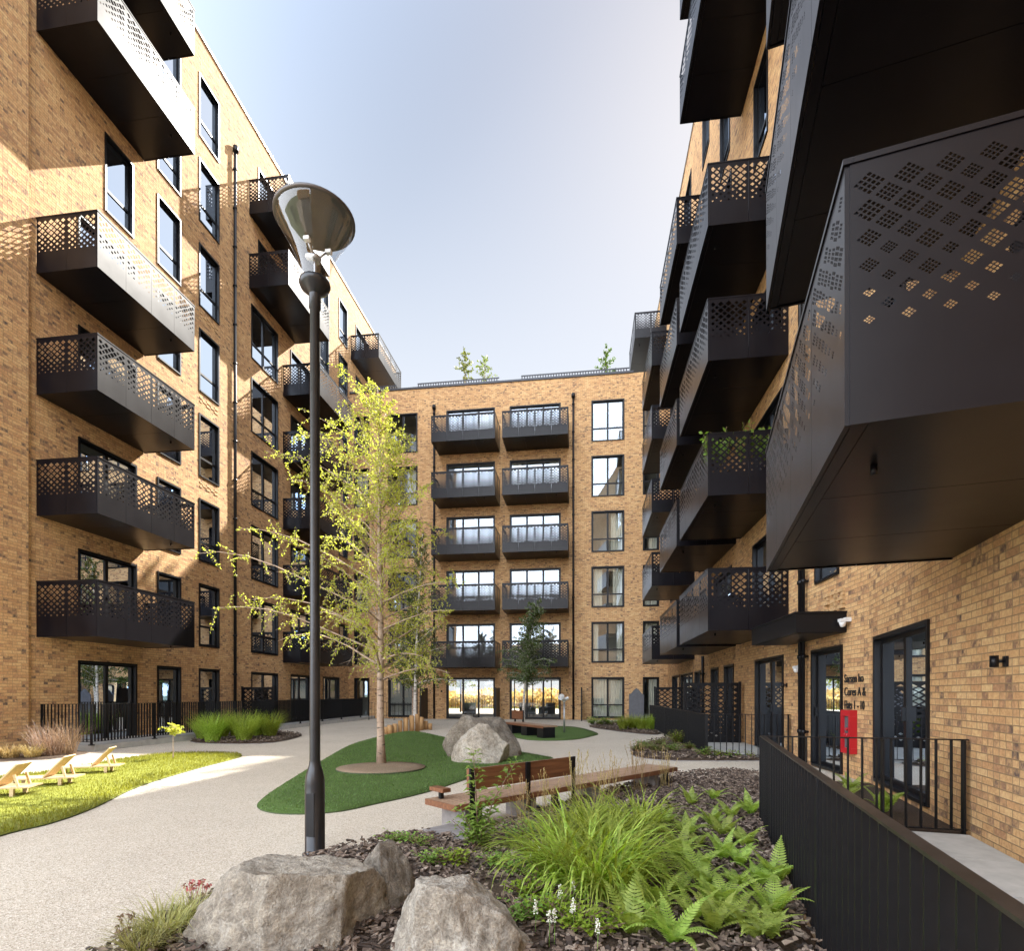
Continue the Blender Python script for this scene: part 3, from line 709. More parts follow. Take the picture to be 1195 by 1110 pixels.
# ground floor openings
window(RF, right, 26.4, 28.6, 0.02, WZ1, 'door1')
window(RF, right, 23.32, 26.15, 0.02, WZ1, 'door2', ('curtain', 0.4)); window(RF, right, 21.78, 22.89, WZ0, WZ1, 'single', cov())
window(RF, right, 18.95, 20.03, WZ0-0.07, WZ1, 'door1', ('curtain', 0.9)); window(RF, right, 17.07, 18.2, WZ0-0.07, WZ1, 'door1', ('curtain', 0.9))
window(RF, right, 12.95, 15.0, 0.02, WZ1-0.02, 'door2', ('curtain', 0.4))
window(RF, right, 10.12, 11.42, 0.02, WZ1-0.05, 'door1', ('curtain', 0.4))
window(RN, right, -2.42, -0.30, 0.10, WZ1-0.04, 'door2', ('curtain', 0.4))
b = MB(); uv = []
wall_sheet(b, uv, RF, 9.25, 38, 0, FLT, 0, RF.open)
wall_sheet(b, uv, RN, -17, 0, 0, FLT, 0, RN.open)
sy = near(-17, 0, 0)
ES = Facade(0, sy.y, (-1, 0), -1); wall_sheet(b, uv, ES, -16, -sy.x, 0, FLT)
EE = Facade(16, 0, (0, -1), -1); wall_sheet(b, uv, EE, -38, -sy.y, 0, FLT)
EN = Facade(0, 38, (1, 0), 1); wall_sheet(b, uv, EN, 4.42, 16, 0, FLT)
b.build('wall', M_brick, right, None, uv)
b = MB(); b.face([(sy.x, sy.y, FLT-0.3), (16, sy.y, FLT-0.3), (16,38,FLT-0.3), (4.42,38,FLT-0.3), (4.42,9.25,FLT-0.3)]); b.build('roof', M_roof, right)
b = MB(); b.box(4.37, 4.72, 9.25, 38, FLT+0.001, FLT+0.06); b.build('coping', M_coping, right)
for k in (1,2,3,4,6,7): balcony(RF, right, 12.64, 16.28, FLB+FL*(k-1))
for k in range(1,6): balcony(RF, right, 16.82, 20.46, FLB+FL*(k-1))
for k in range(1,6): balcony(RF, right, 22.92, 26.56, FLB+FL*(k-1))
balcony(RF, right, 30.5, 34.14, FLB+FL*6)
for k in range(1,6): balcony(RN, right, -6.67, -3.03, FLB+FL*(k-1), depth=1.78, fine=True)
downpipe(RF, right, 21.0, 0.02, 2.8, 0.05, False); downpipe(RF, right, 11.76, 0.02, 23.5, 0.045); downpipe(RF, right, 11.60, 0.02, 23.0, 0.03, False)
wall_lamp(RN, right, -4.10, 1.69); wall_lamp(RF, right, 12.75, 1.60)
relief(RF, right, 9.98, 2.88, [(0.05,0,.2),(0.05,2,.2),(0.05,4,.2),(0.05,1,.07),(0.05,3,.07),(0.34,0,.2),(0.34,2,.2),(0.34,4,.2),(0.34,1,.07),(0.34,3,.07),(0.63,0,.2),(0.63,2,.2),(0.63,4,.2),(0.76,1,.07),(0.63,3,.07)], 0.05)
# entrance canopy, cameras, lettering, red cabinet
b = MB(); b.M = RF.M(9.98, 0); b.box(0, 2.5, 0.002, 0.82, 2.46, 2.79); b.box(0.05, 2.45, 0.05, 0.77, 2.452, 2.459); b.box(-0.02, 2.52, 0.002, 0.84, 2.7901, 2.82)
b.build('entrance_canopy', M_frame, right)
def cctv(u, z, nm):
    b = MB(); b.M = RF.M(u, z); b.box(-0.05,0.05,0.002,0.09,0.0,0.07); b.lathe([(0.0,-0.09),(0.035,-0.08),(0.05,-0.04),(0.055,0.0),(0.0,0.001)], (0,0.12,0), 14); b.box(-0.055,0.055,0.09,0.175,0.001,0.05)
    return b.build('security_camera', M_white, right)
cctv(11.9, 1.93, ''); cctv(9.86, 2.62, '')
def text(s, fc, u, z, size, sx=0.8):
    c = bpy.data.curves.new('lettering', 'FONT'); c.body = s; c.size = size; c.extrude = 0.006; c.offset = 0.0
    o = bpy.data.objects.new('lettering', c); COL.objects.link(o); bpy.context.view_layer.update()
    me = bpy.data.meshes.new_from_object(o.evaluated_get(bpy.context.evaluated_depsgraph_get())); bpy.data.objects.remove(o); bpy.data.curves.remove(c)
    me.materials.clear(); me.materials.append(M_ink)
    return put('lettering', me, right, fc.M(u, z) @ Matrix(((-sx,0,0,0),(0,0,1,0.010),(0,1,0,0),(0,0,0,1))))
for i, (s_, sx) in enumerate((('Sarsen ho', 0.80), ('Cores A &', 0.80), ('Flats 1 - 10', 0.74))): text(s_, RF, 10.05, 1.60-0.222*i, 0.205, sx)
b = MB(); b.M = RF.M(9.62, 0.42)
b.box(0,0.34,0.002,0.11,0,0.09); b.box(0,0.34,0.002,0.11,0.62,0.72); b.box(0,0.07,0.002,0.11,0.091,0.619); b.box(0.27,0.34,0.002,0.11,0.091,0.619)
cabinet = tag(b.build('riser_cabinet', M_red), 'red framed glazed inlet cabinet on the brick wall beside the entrance door', 'cabinet')
b = MB(); b.M = RF.M(9.62, 0.42); b.box(0.071,0.269,0.01,0.075,0.092,0.618); b.build('cabinet_door', M_greyp, cabinet)
b = MB(); b.M = RF.M(9.62, 0.42); b.tube([(0.13,0.078,0.3),(0.13,0.125,0.3)],0.035,12); b.tube([(0.21,0.078,0.3),(0.21,0.125,0.3)],0.035,12); b.tube([(0.17,0.078,0.40),(0.17,0.10,0.40)],0.028,12)
b.build('inlet_valve', M_red, cabinet)

# ---- fourth side of the courtyard, behind the viewer: it faces the sun and is mirrored in the far windows
BF = Facade(0, -30, (1, 0), 1)
back = thing('apartment_block', 'sunlit tan block on the fourth side of the courtyard, mirrored in the far windows', 'apartment block', (-4, -30, 0))
for k in range(3):
    for i in range(5):
        x = -12 + i*3.5; window(BF, back, x, x+1.7, WZ0+FL*k, WZ1+FL*k, 'double', cov())
b = MB(); uv = []
wall_sheet(b, uv, BF, -14.5, 6, 0, 9.6, 0, BF.open)
b.build('wall', M_brick, back, None, uv)
b = MB(); b.box(-14.5, 6, -36, -30.3, 0, 9.5); b.build('roof', M_roof, back)

# ------------------------------------------------------------------ railings
def railing(name, label, p0, p1, h=0.965, pitch=0.095, deep=0.04, thin=0.010, z=0.0, posts=(0.0, 1.0), top=0.04, group=None, topmat=None, bot=0.07):
    p0, p1 = Vector((p0[0], p0[1], 0)), Vector((p1[0], p1[1], 0)); L = (p1-p0).length
    d = (p1-p0).normalized(); rz = math.atan2(d.y, d.x)
    t = thing(name, label, 'railing', (p0.x, p0.y, z), rz, group); M = WM[t.name]
    b = MB(); b.box(-0.01, L+0.01, -top/2, top/2, h-0.012, h); b.build('handrail', topmat or M_rail, t, M)
    b = MB(); b.box(0, L, -0.02, 0.02, bot, bot+0.012); b.build('bottom_rail', M_rail, t, M)
    b = MB(); n = max(2, int(L/pitch))
    for k in range(1, n): x = L*k/n; b.box(x-thin/2, x+thin/2, -deep/2, deep/2, bot+0.0121, h-0.0121)
    b.build('bar_panel', M_rail, t, M)
    for f in posts:
        b = MB(); x = f*L; b.box(x-0.008, x+0.008, -0.032, 0.032, 0.0, h-0.0125); b.box(x-0.05, x+0.05, -0.045, 0.045, -0.01, 0.012); b.build('post', M_rail, t, M)
    return t
nA = Vector((1.875, 6.12, 0))
railing('metal_railing', 'long black foreground railing beside the ferns', nA, nA - E*8.2, deep=0.045, posts=(0.0, 0.12, 0.37, 0.62, 0.87), top=0.05, topmat=M_railtop, pitch=0.105)
w0 = near(-3.42, 0.03, 0)
railing('metal_railing', 'short black railing between the long foreground railing and the near brick wall', (nA.x+0.03, nA.y-0.004), w0, deep=0.04, pitch=0.125, thin=0.010, posts=(0.60, 0.985), top=0.04)
railing('metal_railing', 'black railing on the shaded terrace edge beside the small planting bed', (2.66, 12.5), (2.66, 22.9), deep=0.05, posts=(0.0, 0.2, 0.4, 0.6, 0.8, 1.0))
railing('metal_railing', 'short open black railing from the small planting bed to the wall', (2.69, 12.5), (4.39, 12.5), deep=0.03, pitch=0.125, thin=0.012, posts=(0.98,))
railing('metal_railing', 'black railing along the sunny block, passing behind the grass bed', (-11.9, 11.9), (-11.9, 28.4), z=0.16, h=1.0, deep=0.045, posts=(0, 0.12, 0.24, 0.36, 0.48, 0.6, 0.72, 0.84, 0.98))
railing('metal_railing', 'short black railing closing the sunny terrace at its near end beside the dry grasses', (-13.3, 11.9), (-11.93, 11.9), z=0.16, h=1.0, deep=0.03, posts=(0.02,))
railing('metal_railing', 'slim black railing before the far block doors, left of the lobby', (-11.6, 28.5), (-8.75, 28.5), deep=0.02, pitch=0.16, thin=0.012, h=0.95, posts=(0, 0.5, 1.0))
b = MB(); b.box(-13.43, -11.85, 11.95, 30.0, 0.004, 0.15)
tag(b.build('terrace_paving', M_slab), kind='structure')
b = MB(); b.box(2.68, 4.41, 12.53, 29.9, 0.002, 0.055)
tag(b.build('terrace_paving', M_slab), kind='structure')
# privacy screens
def screen(label, p0, p1, h=1.75, solid=False):
    p0, p1 = Vector((*p0, 0)), Vector((*p1, 0)); L = (p1-p0).length; d = p1-p0
    t = thing('privacy_screen', label, 'screen', p0, math.atan2(d.y, d.x)); M = WM[t.name]
    for x in (0.03, L-0.03):
        b = MB(); b.box(x-0.03, x+0.03, -0.03, 0.03, 0, h); b.build('post', M_frame, t, M)
    if solid: b = MB(); b.box(0.061, L-0.061, -0.015, 0.015, 0.05, h-0.02)
    else:
        b = perf_panel(L-0.13, h-0.08, False, 6, 0.12, 0.075); b.v = [(x+0.065, y, z+0.05) for x, y, z in b.v]
    b.build('screen_panel', M_frame, t, M)
    return t
screen('dark perforated privacy screen on the sunny terrace beside the downpipe', (-13.3, 19.9), (-11.95, 19.9), 1.7)
screen('dark perforated privacy screen by the shaded terrace windows, nearer the small bed', (2.75, 15.9), (4.3, 15.9), 1.75)
screen('dark perforated privacy screen deeper along the shaded terrace, behind the green grasses', (2.75, 22.4), (4.3, 22.4), 1.7)
screen('narrow dark screen standing between the two lobby doors', (-4.66, 28.6), (-4.66, 29.9), 1.75, True)
screen('narrow dark screen at the edge of the far bed beside the downpipe', (-0.15, 28.6), (-0.15, 29.9), 1.75, True)
screen('narrow dark screen by the corner door behind the birch clump', (-8.75, 28.6), (-8.75, 29.9), 1.75, True)
# grey pointed panel by the far wall
b = MB(); w, h = 0.76, 1.25
pr = [(-w/2,0),(w/2,0),(w/2,h),(w/2-0.12,h+0.09),(0.12,h+0.27),(0,h+0.36),(-0.12,h+0.27),(-w/2+0.12,h+0.09),(-w/2,h)]
f0 = b.av([(x, 0, z) for x, z in pr]); f1 = b.av([(x, 0.06, z) for x, z in pr]); n = len(pr)
b.addf(range(f0, f0+n)); b.addf(reversed(range(f1, f1+n)))
for k in range(n): b.addf((f0+k, f1+k, f1+(k+1)%n, f0+(k+1)%n))
hp = tag(b.build('pointed_panel', M_greyp, None, TR(2.70, 29.3, 0.1)), 'grey house shaped panel with a pointed top by the far wall', 'panel')
b = MB(); b.box(-0.30,0.30,-0.012,-0.001,0.35,0.40); b.box(-0.30,0.30,-0.012,-0.001,1.12,1.17)
b.build('rail', M_greyp, hp, TR(2.70, 29.3, 0.1))

# ------------------------------------------------------------------ lamp post
lp = W((367.5-CX)/F*4.80, 4.80)
lamp = thing('lamp_post', 'tall black lamp post with a wide bell shaped glass lantern, behind the large foreground boulder', 'lamp post', lp); LM = WM[lamp.name]
b = MB(); b.lathe([(0.105,0.0),(0.105,0.02),(0.084,0.03),(0.084,0.62),(0.080,0.68),(0.062,0.75),(0.050,0.79),(0.048,0.82)], seg=28); b.build('base', M_post, lamp, LM)
b = MB(); b.box(-0.035,0.035,-0.0885,-0.075,0.18,0.55); b.build('access_door', M_post, lamp, LM)
b = MB(); b.lathe([(0.046,0.80),(0.042,2.2),(0.042,4.78),(0.05,4.785),(0.05,4.96)], seg=22); b.build('pole', M_post, lamp, LM)
b = MB(); b.lathe([(0.049,4.90),(0.12,4.96),(0.133,4.99),(0.128,5.015),(0.06,5.02),(0,5.025)], seg=32); b.build('gallery', M_post, lamp, LM)
def clear_mat():
    m, nt, p = mat('clear_polycarbonate'); h = N(nt); nt.nodes.remove(p); out = nt.nodes['Material Output']
    tr = h('ShaderNodeBsdfTransparent'); tr.inputs[0].default_value = (0.90,0.91,0.92,1); gl = h('ShaderNodeBsdfGlossy'); gl.inputs['Roughness'].default_value = 0.03
    fr = h('ShaderNodeLayerWeight'); fr.inputs[0].default_value = 0.35; mx = h('ShaderNodeMixShader')
    h.link(h.math('ADD', h.math('MULTIPLY', fr.outputs['Facing'], 0.22), 0.05), mx.inputs[0]); h.link(tr.outputs[0], mx.inputs[1]); h.link(gl.outputs[0], mx.inputs[2]); h.link(mx.outputs[0], out.inputs[0]); return m
M_clear = clear_mat()
b = MB(); b.lathe([(0.118,5.016),(0.121,5.06),(0.135,5.14),(0.17,5.25),(0.225,5.36),(0.28,5.45),(0.312,5.51),(0.325,5.56)], seg=40); b.build('glass_bowl', M_clear, lamp, LM)
b = MB(); b.lathe([(0.012,5.02),(0.012,5.26)], seg=8); b.lathe([(0.0,5.20),(0.05,5.20),(0.055,5.23),(0.02,5.26)], seg=12)
for a in (0.4, 2.5, 4.6): b.tube([(0.02*math.cos(a),0.02*math.sin(a),5.22),(0.10*math.cos(a),0.10*math.sin(a),5.30)],0.01,6)
b.build('stem', M_steel, lamp, LM)
b = MB()
for a in (0.4, 2.5, 4.6):
    c = Vector((0.115*math.cos(a),0.115*math.sin(a),5.30)); b.box(c.x-0.025,c.x+0.025,c.y-0.02,c.y+0.02,c.z-0.012,c.z+0.018)
b.build('light_module', M_white, lamp, LM)
b = MB(); b.lathe([(0.0,5.605),(0.20,5.60),(0.325,5.585),(0.342,5.575),(0.342,5.555),(0.328,5.55),(0.10,5.575),(0.0,5.58)], seg=40); b.build('lid', plain('lamp_lid', (0.10,0.09,0.085), 0.4, 0.6), lamp, LM)

# ------------------------------------------------------------------ boulders
def boulder(label, c, size, m, seed, rot=0.0, group='boulders among the planting and turf', cuts=16, z=0.0, rough=0.03, planes=None, sub=5):
    bm = bmesh.new(); bmesh.ops.create_icosphere(bm, subdivisions=sub, radius=1.0)
    r = random.Random(seed); pl = []
    for _ in range(cuts):
        n = Vector((r.uniform(-1,1), r.uniform(-1,1), r.uniform(-0.5,1.0))).normalized(); pl.append((n, r.uniform(0.62,0.90)))
    for p in planes or []: pl.append((Vector(p[:3]).normalized(), p[3]))
    off = Vector((seed*3.1, seed*1.7, 0))
    for v in bm.verts:
        p = v.co.copy()
        for _ in range(2):
            for n, h in pl:
                e = p.dot(n) - h
                if e > 0: p -= n*e*0.93
        d = p.normalized()
        p += d * (0.10*noise.fractal(p*1.3+off, 1.0, 2.0, 3) + rough*noise.fractal(p*5+off, 0.8, 2.1, 4) + 0.35*rough*noise.fractal(p*17+off, 0.7, 2.1, 3))
        v.co = Vector((p.x*size[0], p.y*size[1], p.z*size[2]))
    me = bpy.data.meshes.new('boulder'); bm.to_mesh(me); bm.free(); me.materials.append(m)
    for p in me.polygons: p.use_smooth = True
    o = put('boulder', me, None, Matrix.Translation((c[0], c[1], z)) @ Matrix.Rotation(rot, 4, 'Z'))
    return tag(o, label, 'boulder', group)
def px2(px, d): return W((px-CX)/F*d, d)
c = px2(331, 3.20); boulder('largest tan boulder in the foreground, broad and flat topped, before the lamp post', c, (0.63,0.60,0.60), M_rock_tan, 11, TH+0.2, z=0.02, planes=[(0.1,0.1,1,0.66),(-0.75,-0.2,0.55,0.72),(0.9,-0.5,0.1,0.80),(0.2,-1,0.25,0.72)], cuts=10, sub=6)
c = px2(458, 3.62); boulder('small brown boulder wedged between the two large foreground boulders', c, (0.23,0.25,0.42), M_rock_grey, 23, TH, z=0.04, cuts=12)
c = px2(533, 2.85); boulder('pale streaked boulder beside the green grass tuft, second largest in the foreground', c, (0.43,0.42,0.52), M_rock_pale, 35, TH-0.15, z=0.0, planes=[(0.0,0.2,1,0.80),(-0.9,-0.3,0.4,0.74),(0.95,-0.2,0.15,0.86),(0,-1,0.3,0.7)], cuts=9, sub=6)
c = px2(563, 11.3); boulder('rounded pale boulder leaning on the darker one on the green turf', c, (0.62,0.48,0.74), M_rock_pale, 41, TH, z=0.06, planes=[(-0.6,-0.1,0.8,0.86)], cuts=5)
c = px2(564, 12.3); boulder('wide dark flat topped boulder behind the pale one on the turf', c, (0.86,0.60,1.0), M_rock_grey, 57, TH+0.1, z=0.05, planes=[(0.1,0,1,0.82)], cuts=5)

# ------------------------------------------------------------------ benches
def bench_frame(p0, p1):
    p0, p1 = Vector(p0), Vector(p1); d = (p1-p0); d.z = 0
    return math.atan2(d.y, d.x), d.length
BL = W(-0.54, 5.37); BR = W(2.46, 8.18); rz, L = bench_frame(BL, BR)
bench = thing('park_bench', 'long low slatted hardwood bench with a short backrest at the edge of the foreground bed', 'bench', BL, rz); BM_ = WM[bench.name]
# local: x along the bench, y towards the turf, camera side at y = 0
sw, sz = 0.52, 0.315
b = MB(); n = int(L/0.062)
for k in range(n): x = L*k/n; b.box(x, x+0.047, 0.02, sw-0.02, sz-0.03, sz)
b.build('seat', M_slat, bench, BM_)
b = MB(); b.box(0, L, 0.0, 0.019, sz-0.062, sz-0.002); b.box(0, L, sw-0.019, sw, sz-0.062, sz-0.002); b.box(-0.02, -0.0005, 0, sw, sz-0.062, sz-0.002); b.box(L+0.0005, L+0.02, 0, sw, sz-0.062, sz-0.002)
b.build('seat_edge', M_hard, bench, BM_)
for x in (0.16, 1.08, 2.25, 3.62):
    b = MB(); b.box(x, x+0.10, 0.07, sw-0.05, 0, sz-0.063); b.build('leg', M_conc, bench, BM_)
for x in (0.33, 1.50, 3.92):
    b = MB(); b.box(x-0.035, x+0.035, 0.05, 0.10, 0, sz-0.063); b.box(x-0.035, x+0.035, sw-0.10, sw-0.05, 0, sz-0.063); b.box(x-0.035, x+0.035, 0.1002, sw-0.1002, 0.0, 0.05); b.build('leg', M_frame, bench, BM_)
x0, x1 = 0.16, 1.80
b = MB(); b.box(x0, x1, 0.012, 0.048, 0.44, 0.655); bk = b.build('backrest', M_hard, bench, BM_)
for x in (x0+0.03, (x0+x1)/2, x1-0.06):
    b = MB(); b.box(x-0.03, x+0.03, -0.012, -0.0005, sz-0.19, 0.66); b.box(x-0.03, x+0.03, -0.0005, 0.0115, 0.43, 0.66); b.build('backrest_post', M_frame, bench, BM_)
b = MB(); b.box(0.05, 0.15, 0.30, sw+0.02, sz+0.075, sz+0.115); b.build('armrest', M_hard, bench, BM_)
b = MB(); b.box(0.08, 0.12, 0.38, 0.42, sz+0.0005, sz+0.0745); b.build('armrest_post', M_frame, bench, BM_)
# small slab under the bench's end
b = MB(); p = G(537, 983); b.M = TR(p.x, p.y, 0, rz); b.box(-0.12, 0.30, -0.16, 0.45, 0.002, 0.062)
tag(b.build('kerb_slab', M_conc), kind='structure')
B0 = W((596-CX)/F*18.6, 18.6); B1 = W((637-CX)/F*17.0, 17.0); 
B0 = G(590, 856); B1 = G(634, 863); rz2, L2 = bench_frame(B0, B1)
b2 = thing('park_bench', 'small far hardwood bench with dark legs on the turf edge beyond the boulders', 'bench', B0, rz2); M2 = WM[b2.name]
b = MB()
for k in range(int(L2/0.09)): x = k*0.09; b.box(x, x+0.075, 0, 0.55, 0.36, 0.405)
b.build('seat', M_slat, b2, M2)
b = MB(); b.box(0, L2, -0.02, -0.0005, 0.33, 0.402); b.build('seat_edge', M_hard, b2, M2)
for x in (0.05, L2*0.42, L2-0.5):
    b = MB(); b.box(x, x+0.42, 0.04, 0.46, 0, 0.355); b.build('leg', M_frame, b2, M2)
b = MB(); b.box(-0.55, 0.28, 0.50, 0.55, 0.50, 0.80); b.build('backrest', M_hard, b2, M2)
for x in (-0.45, 0.22): b = MB(); b.box(x, x+0.06, 0.5505, 0.60, 0.0, 0.82); b.build('backrest_post', M_frame, b2, M2)
# talk tube post
tp = G(658.5, 856)
tt = thing('listening_post', 'slim steel post with a white funnel head on the far turf', 'play post', tp); TM = WM[tt.name]
b = MB(); b.tube([(0,0,0),(0,0,1.12)], 0.035, 12); b.lathe([(0.09,0.001),(0.09,0.012),(0.036,0.013)], seg=16); b.build('post', M_steel, tt, TM)
b = MB(); b.tube([(-0.10,-0.22,1.30),(-0.06,-0.10,1.24),(0,0.0,1.2),(0.14,0.07,1.26)], [0.12,0.085,0.07,0.05], 16, cap=False); b.tube([(0,0,1.11),(0,0,1.2)],0.05,12); b.build('funnel', M_white, tt, TM)

# ------------------------------------------------------------------ logs set upright as an edging
rr = random.Random(5)
pts = [(450,857,0.20),(455,857,0.27),(461,856.5,0.30),(467,856,0.40),(473.5,855.5,0.48),(480.5,855,0.56),(487,854,0.60),(492,852.5,0.46),(497,852,0.30),(502,852,0.2)]
base_log = None
for i, (px, py, h) in enumerate(pts):
    p = G(px, py)
    r = 0.086 + rr.uniform(-0.008, 0.008)
    b = MB(); b.lathe([(0,-0.05),(r,-0.05),(r*1.01,h*0.5),(r*0.985,h-0.02),(r*0.94,h)], seg=14); b.lathe([(r*0.94,h),(0,h+0.004)], seg=14, smooth=False)
    nm = ['shortest log post at the open end of the timber edging','low log post, second along the timber edging','low log post, third along the timber edging','medium log post before the slim birch stems','taller log post, fifth along the edging','taller log post in front of the whiter stem','tallest log post at the crown of the edging','dark log post just past the tallest one','low log post on the falling side of the edging','last low log post at the edging end near the boulders'][i]
    tag(b.build('log_post', M_log, None, TR(p.x, p.y, 0.05, rr.uniform(0,6))), nm, 'log post', 'log posts edging the turf')

# ------------------------------------------------------------------ timber loungers on the lawn
def lounger():
    t = thing('garden_lounger', '', 'lounger', (0,0,0)); b = MB(); M = WM[t.name]
    for k in range(9): b.box(0.0, 1.62, -0.33+k*0.075, -0.33+k*0.075+0.066, 0.19, 0.225)
    b.build('slatted_bed', M_pine, t, M)
    for x in (0.22, 1.28):
        for y in (-0.30, 0.25):
            b = MB(); b.box(x-0.04, x+0.04, y-0.03, y+0.05, 0, 0.1895); b.build('leg', M_pine, t, M)
    b = MB(); ca, sa = math.cos(math.radians(48)), math.sin(math.radians(48))
    for k in range(9):
        y = -0.33+k*0.075
        n = b.av([(0.92+a*ca-z*sa, yy, 0.232+a*sa+z*ca) for (a, yy, z) in [(0,y,0),(0.72,y,0),(0.72,y+0.066,0),(0,y+0.066,0),(0,y,0.035),(0.72,y,0.035),(0.72,y+0.066,0.035),(0,y+0.066,0.035)]])
        for q in ((0,3,2,1),(4,5,6,7),(0,1,5,4),(1,2,6,5),(2,3,7,6),(3,0,4,7)): b.addf([n+i for i in q])
    b.build('backrest', M_pine, t, M)
    for y in (-0.25, 0.25): b = MB(); b.beam((1.38,y,0.23),(1.30,y,0.52),0.05,0.05); b.build('prop', M_pine, t, M)
    return t
ln = lounger(); g = 'timber loungers on the sunny lawn'
p = G(70, 906); az = TH + 0.35
ln.matrix_basis = TR(p.x, p.y, 0.04, az, 0.55); WM[ln.name] = ln.matrix_basis.copy(); ln['group'] = g; ln['label'] = 'pale timber lounger with its backrest raised, nearest the black railing'
p = G(10, 921); dup(ln, TR(p.x, p.y, 0.04, az-0.05, 0.55), 'pale timber lounger in the middle of the row on the sunny lawn', g)
p = G(-52, 934); dup(ln, TR(p.x, p.y, 0.04, az-0.08, 0.55), 'pale timber lounger cut off by the edge of the picture', g)

# ------------------------------------------------------------------ trees
def leaf(b, c, d, n, l, w):
    s = d.cross(n)
    if s.length < 1e-4: s = d.orthogonal()
    s = s.normalized()*w
    k = b.av([c, c+d*l*0.5+s, c+d*l, c+d*l*0.5-s]); b.addf((k,k+1,k+2,k+3))
def rv(r): 
    while True:
        v = Vector((r.uniform(-1,1), r.uniform(-1,1), r.uniform(-1,1)))
        if 0.05 < v.length < 1: return v.normalized()
def tree(name, label, base, H, r0, lm, bm_, seed, nb=40, z0=0.25, reach=lambda t, a: 1.5*(1-t)+0.3, elev=lambda t: 0.5, leaf_l=0.06, per=60, lean=(0,0), stems=None, group=None, twig=0.45, droop=0.25, leafw=0.32, tw=3, bare=0):
    r = random.Random(seed); t = thing(name, label, 'tree', base, 0, group); M = WM[t.name]
    wd = MB(); wd.smooth = True; lv = MB()
    for (ox, oy, lx, ly, hh, rad) in (stems or [(0,0,lean[0],lean[1],H,r0)]):
        n = 14; T = []
        for i in range(n+1):
            f = i/n; T.append(Vector((ox+lx*f*f+0.05*hh/5*noise.noise(Vector((seed,f*3,ox))), oy+ly*f*f+0.05*hh/5*noise.noise(Vector((seed+9,f*3,oy))), hh*f)))
        wd.tube(T, [rad*(1.0-0.86*(i/n))*(1.25 if i == 0 else 1) for i in range(n+1)], 10)
        def at(f): i = min(n-1, int(f*n)); return T[i].lerp(T[i+1], f*n-i)
        for k in range(nb):
            f = z0 + (0.985-z0)*((k+r.random())/nb)
            a = k*2.399 + r.uniform(-0.5,0.5); R = reach(f, a)*r.uniform(0.65,1.12)
            if R < 0.08: continue
            el = elev(f) + r.uniform(-0.2,0.2); p = at(f); d = Vector((math.cos(a)*math.cos(el), math.sin(a)*math.cos(el), math.sin(el)))
            pts = [p]; m = 7
            for i in range(m):
                d = (d + Vector((r.uniform(-.12,.12), r.uniform(-.12,.12), -droop*i/m*0.6 + r.uniform(-.08,.08)))).normalized(); pts.append(pts[-1]+d*R/m)
            br = max(0.004, rad*0.32*(1-f)+0.004)
            wd.tube(pts, [br*(1-0.8*i/m) for i in range(m+1)], 5, cap=False)
            for i in range(1, m+1):
                for q in range(tw):
                    ft = r.random(); o = pts[i-1].lerp(pts[i], ft)
                    dd = (d*0.5 + rv(r) + Vector((0,0,-0.1))).normalized(); tl = twig*r.uniform(0.4,1.0)*min(1, R/1.2)*(1.0-0.35*i/m)
                    e = o + dd*tl + Vector((0,0,-droop*tl*0.6))
                    mid = o.lerp(e, 0.5)+Vector((0,0,0.04*tl))
                    wd.tube([o, mid, e], [0.004,0.003,0.0015], 3, cap=False)
                    if i <= bare: continue
                    for j in range(max(1, int(per*tl))):
                        c = (o.lerp(mid, j*2/max(1,per*tl)) if j*2 < per*tl else mid.lerp(e, min(1, j*2/max(1,per*tl)-1)))
                        ld = (rv(r) + Vector((0,0,-0.35)) + dd*0.4).normalized()
                        leaf(lv, c + rv(r)*0.02, ld, rv(r), leaf_l*r.uniform(0.6,1.2), leaf_l*leafw*r.uniform(0.8,1.2))
    wd.build('trunk', bm_, t, M); lv.build('crown', lm, t, M)
    return t
cr = Vector((CT, ST, 0))
def birch_reach(f, a):
    side = math.cos(a - (math.pi + TH))       # 1 = towards the left of the picture
    base_ = 2.4*min(1, (1-f)/0.55)**0.7 + 0.12
    return base_*(0.74 + 0.58*max(0, side) - 0.06*max(0, -side))
tb = G(445, 896.5)
tree('birch_tree', 'tall young birch with sparse yellow green leaves in the round bark bed on the turf', (tb.x, tb.y, 0.05), 7.25, 0.078, M_birchleaf, M_birchbark, 3, nb=78, z0=0.22, reach=birch_reach, elev=lambda f: 0.30+0.60*f, leaf_l=0.046, bare=1, per=46, lean=(-0.10,0.05), twig=0.6, droop=0.30, tw=4)
c1 = G(480, 853); tree('birch_tree', 'slim white stemmed birch behind the log posts, its leaves olive green', (c1.x, c1.y+0.5, 0.05), 7.6, 0.075, M_midleaf, M_whitebark, 12, nb=46, z0=0.22, reach=lambda f,a: 1.35*(1-f)**0.7+0.3, elev=lambda f: 0.35+0.6*f, leaf_l=0.075, per=34, twig=0.5, droop=0.3, lean=(0.3,0), tw=4)
c2 = G(470, 852); tree('birch_tree', 'thinner dark leaved birch beside the white stemmed one behind the logs', (c2.x-0.1, c2.y+1.6, 0.05), 5.6, 0.055, M_darkleaf, M_birchbark, 17, nb=46, z0=0.30, reach=lambda f,a: 1.25*(1-f)**0.6+0.25, elev=lambda f: 0.3+0.6*f, leaf_l=0.085, per=40, twig=0.5, droop=0.3, tw=4)
c3 = G(611, 846.5); tree('birch_tree', 'slim dark green tree with a white trunk in front of the lobby doors', (c3.x, c3.y, 0), 5.4, 0.07, M_darkleaf, M_whitebark, 21, nb=52, z0=0.34, reach=lambda f,a: 1.45*(1-abs(f-0.5))**1.5*0.95, elev=lambda f: 0.15+0.8*f, leaf_l=0.085, per=34, lean=(0.55,0), twig=0.5, droop=0.5, tw=4)
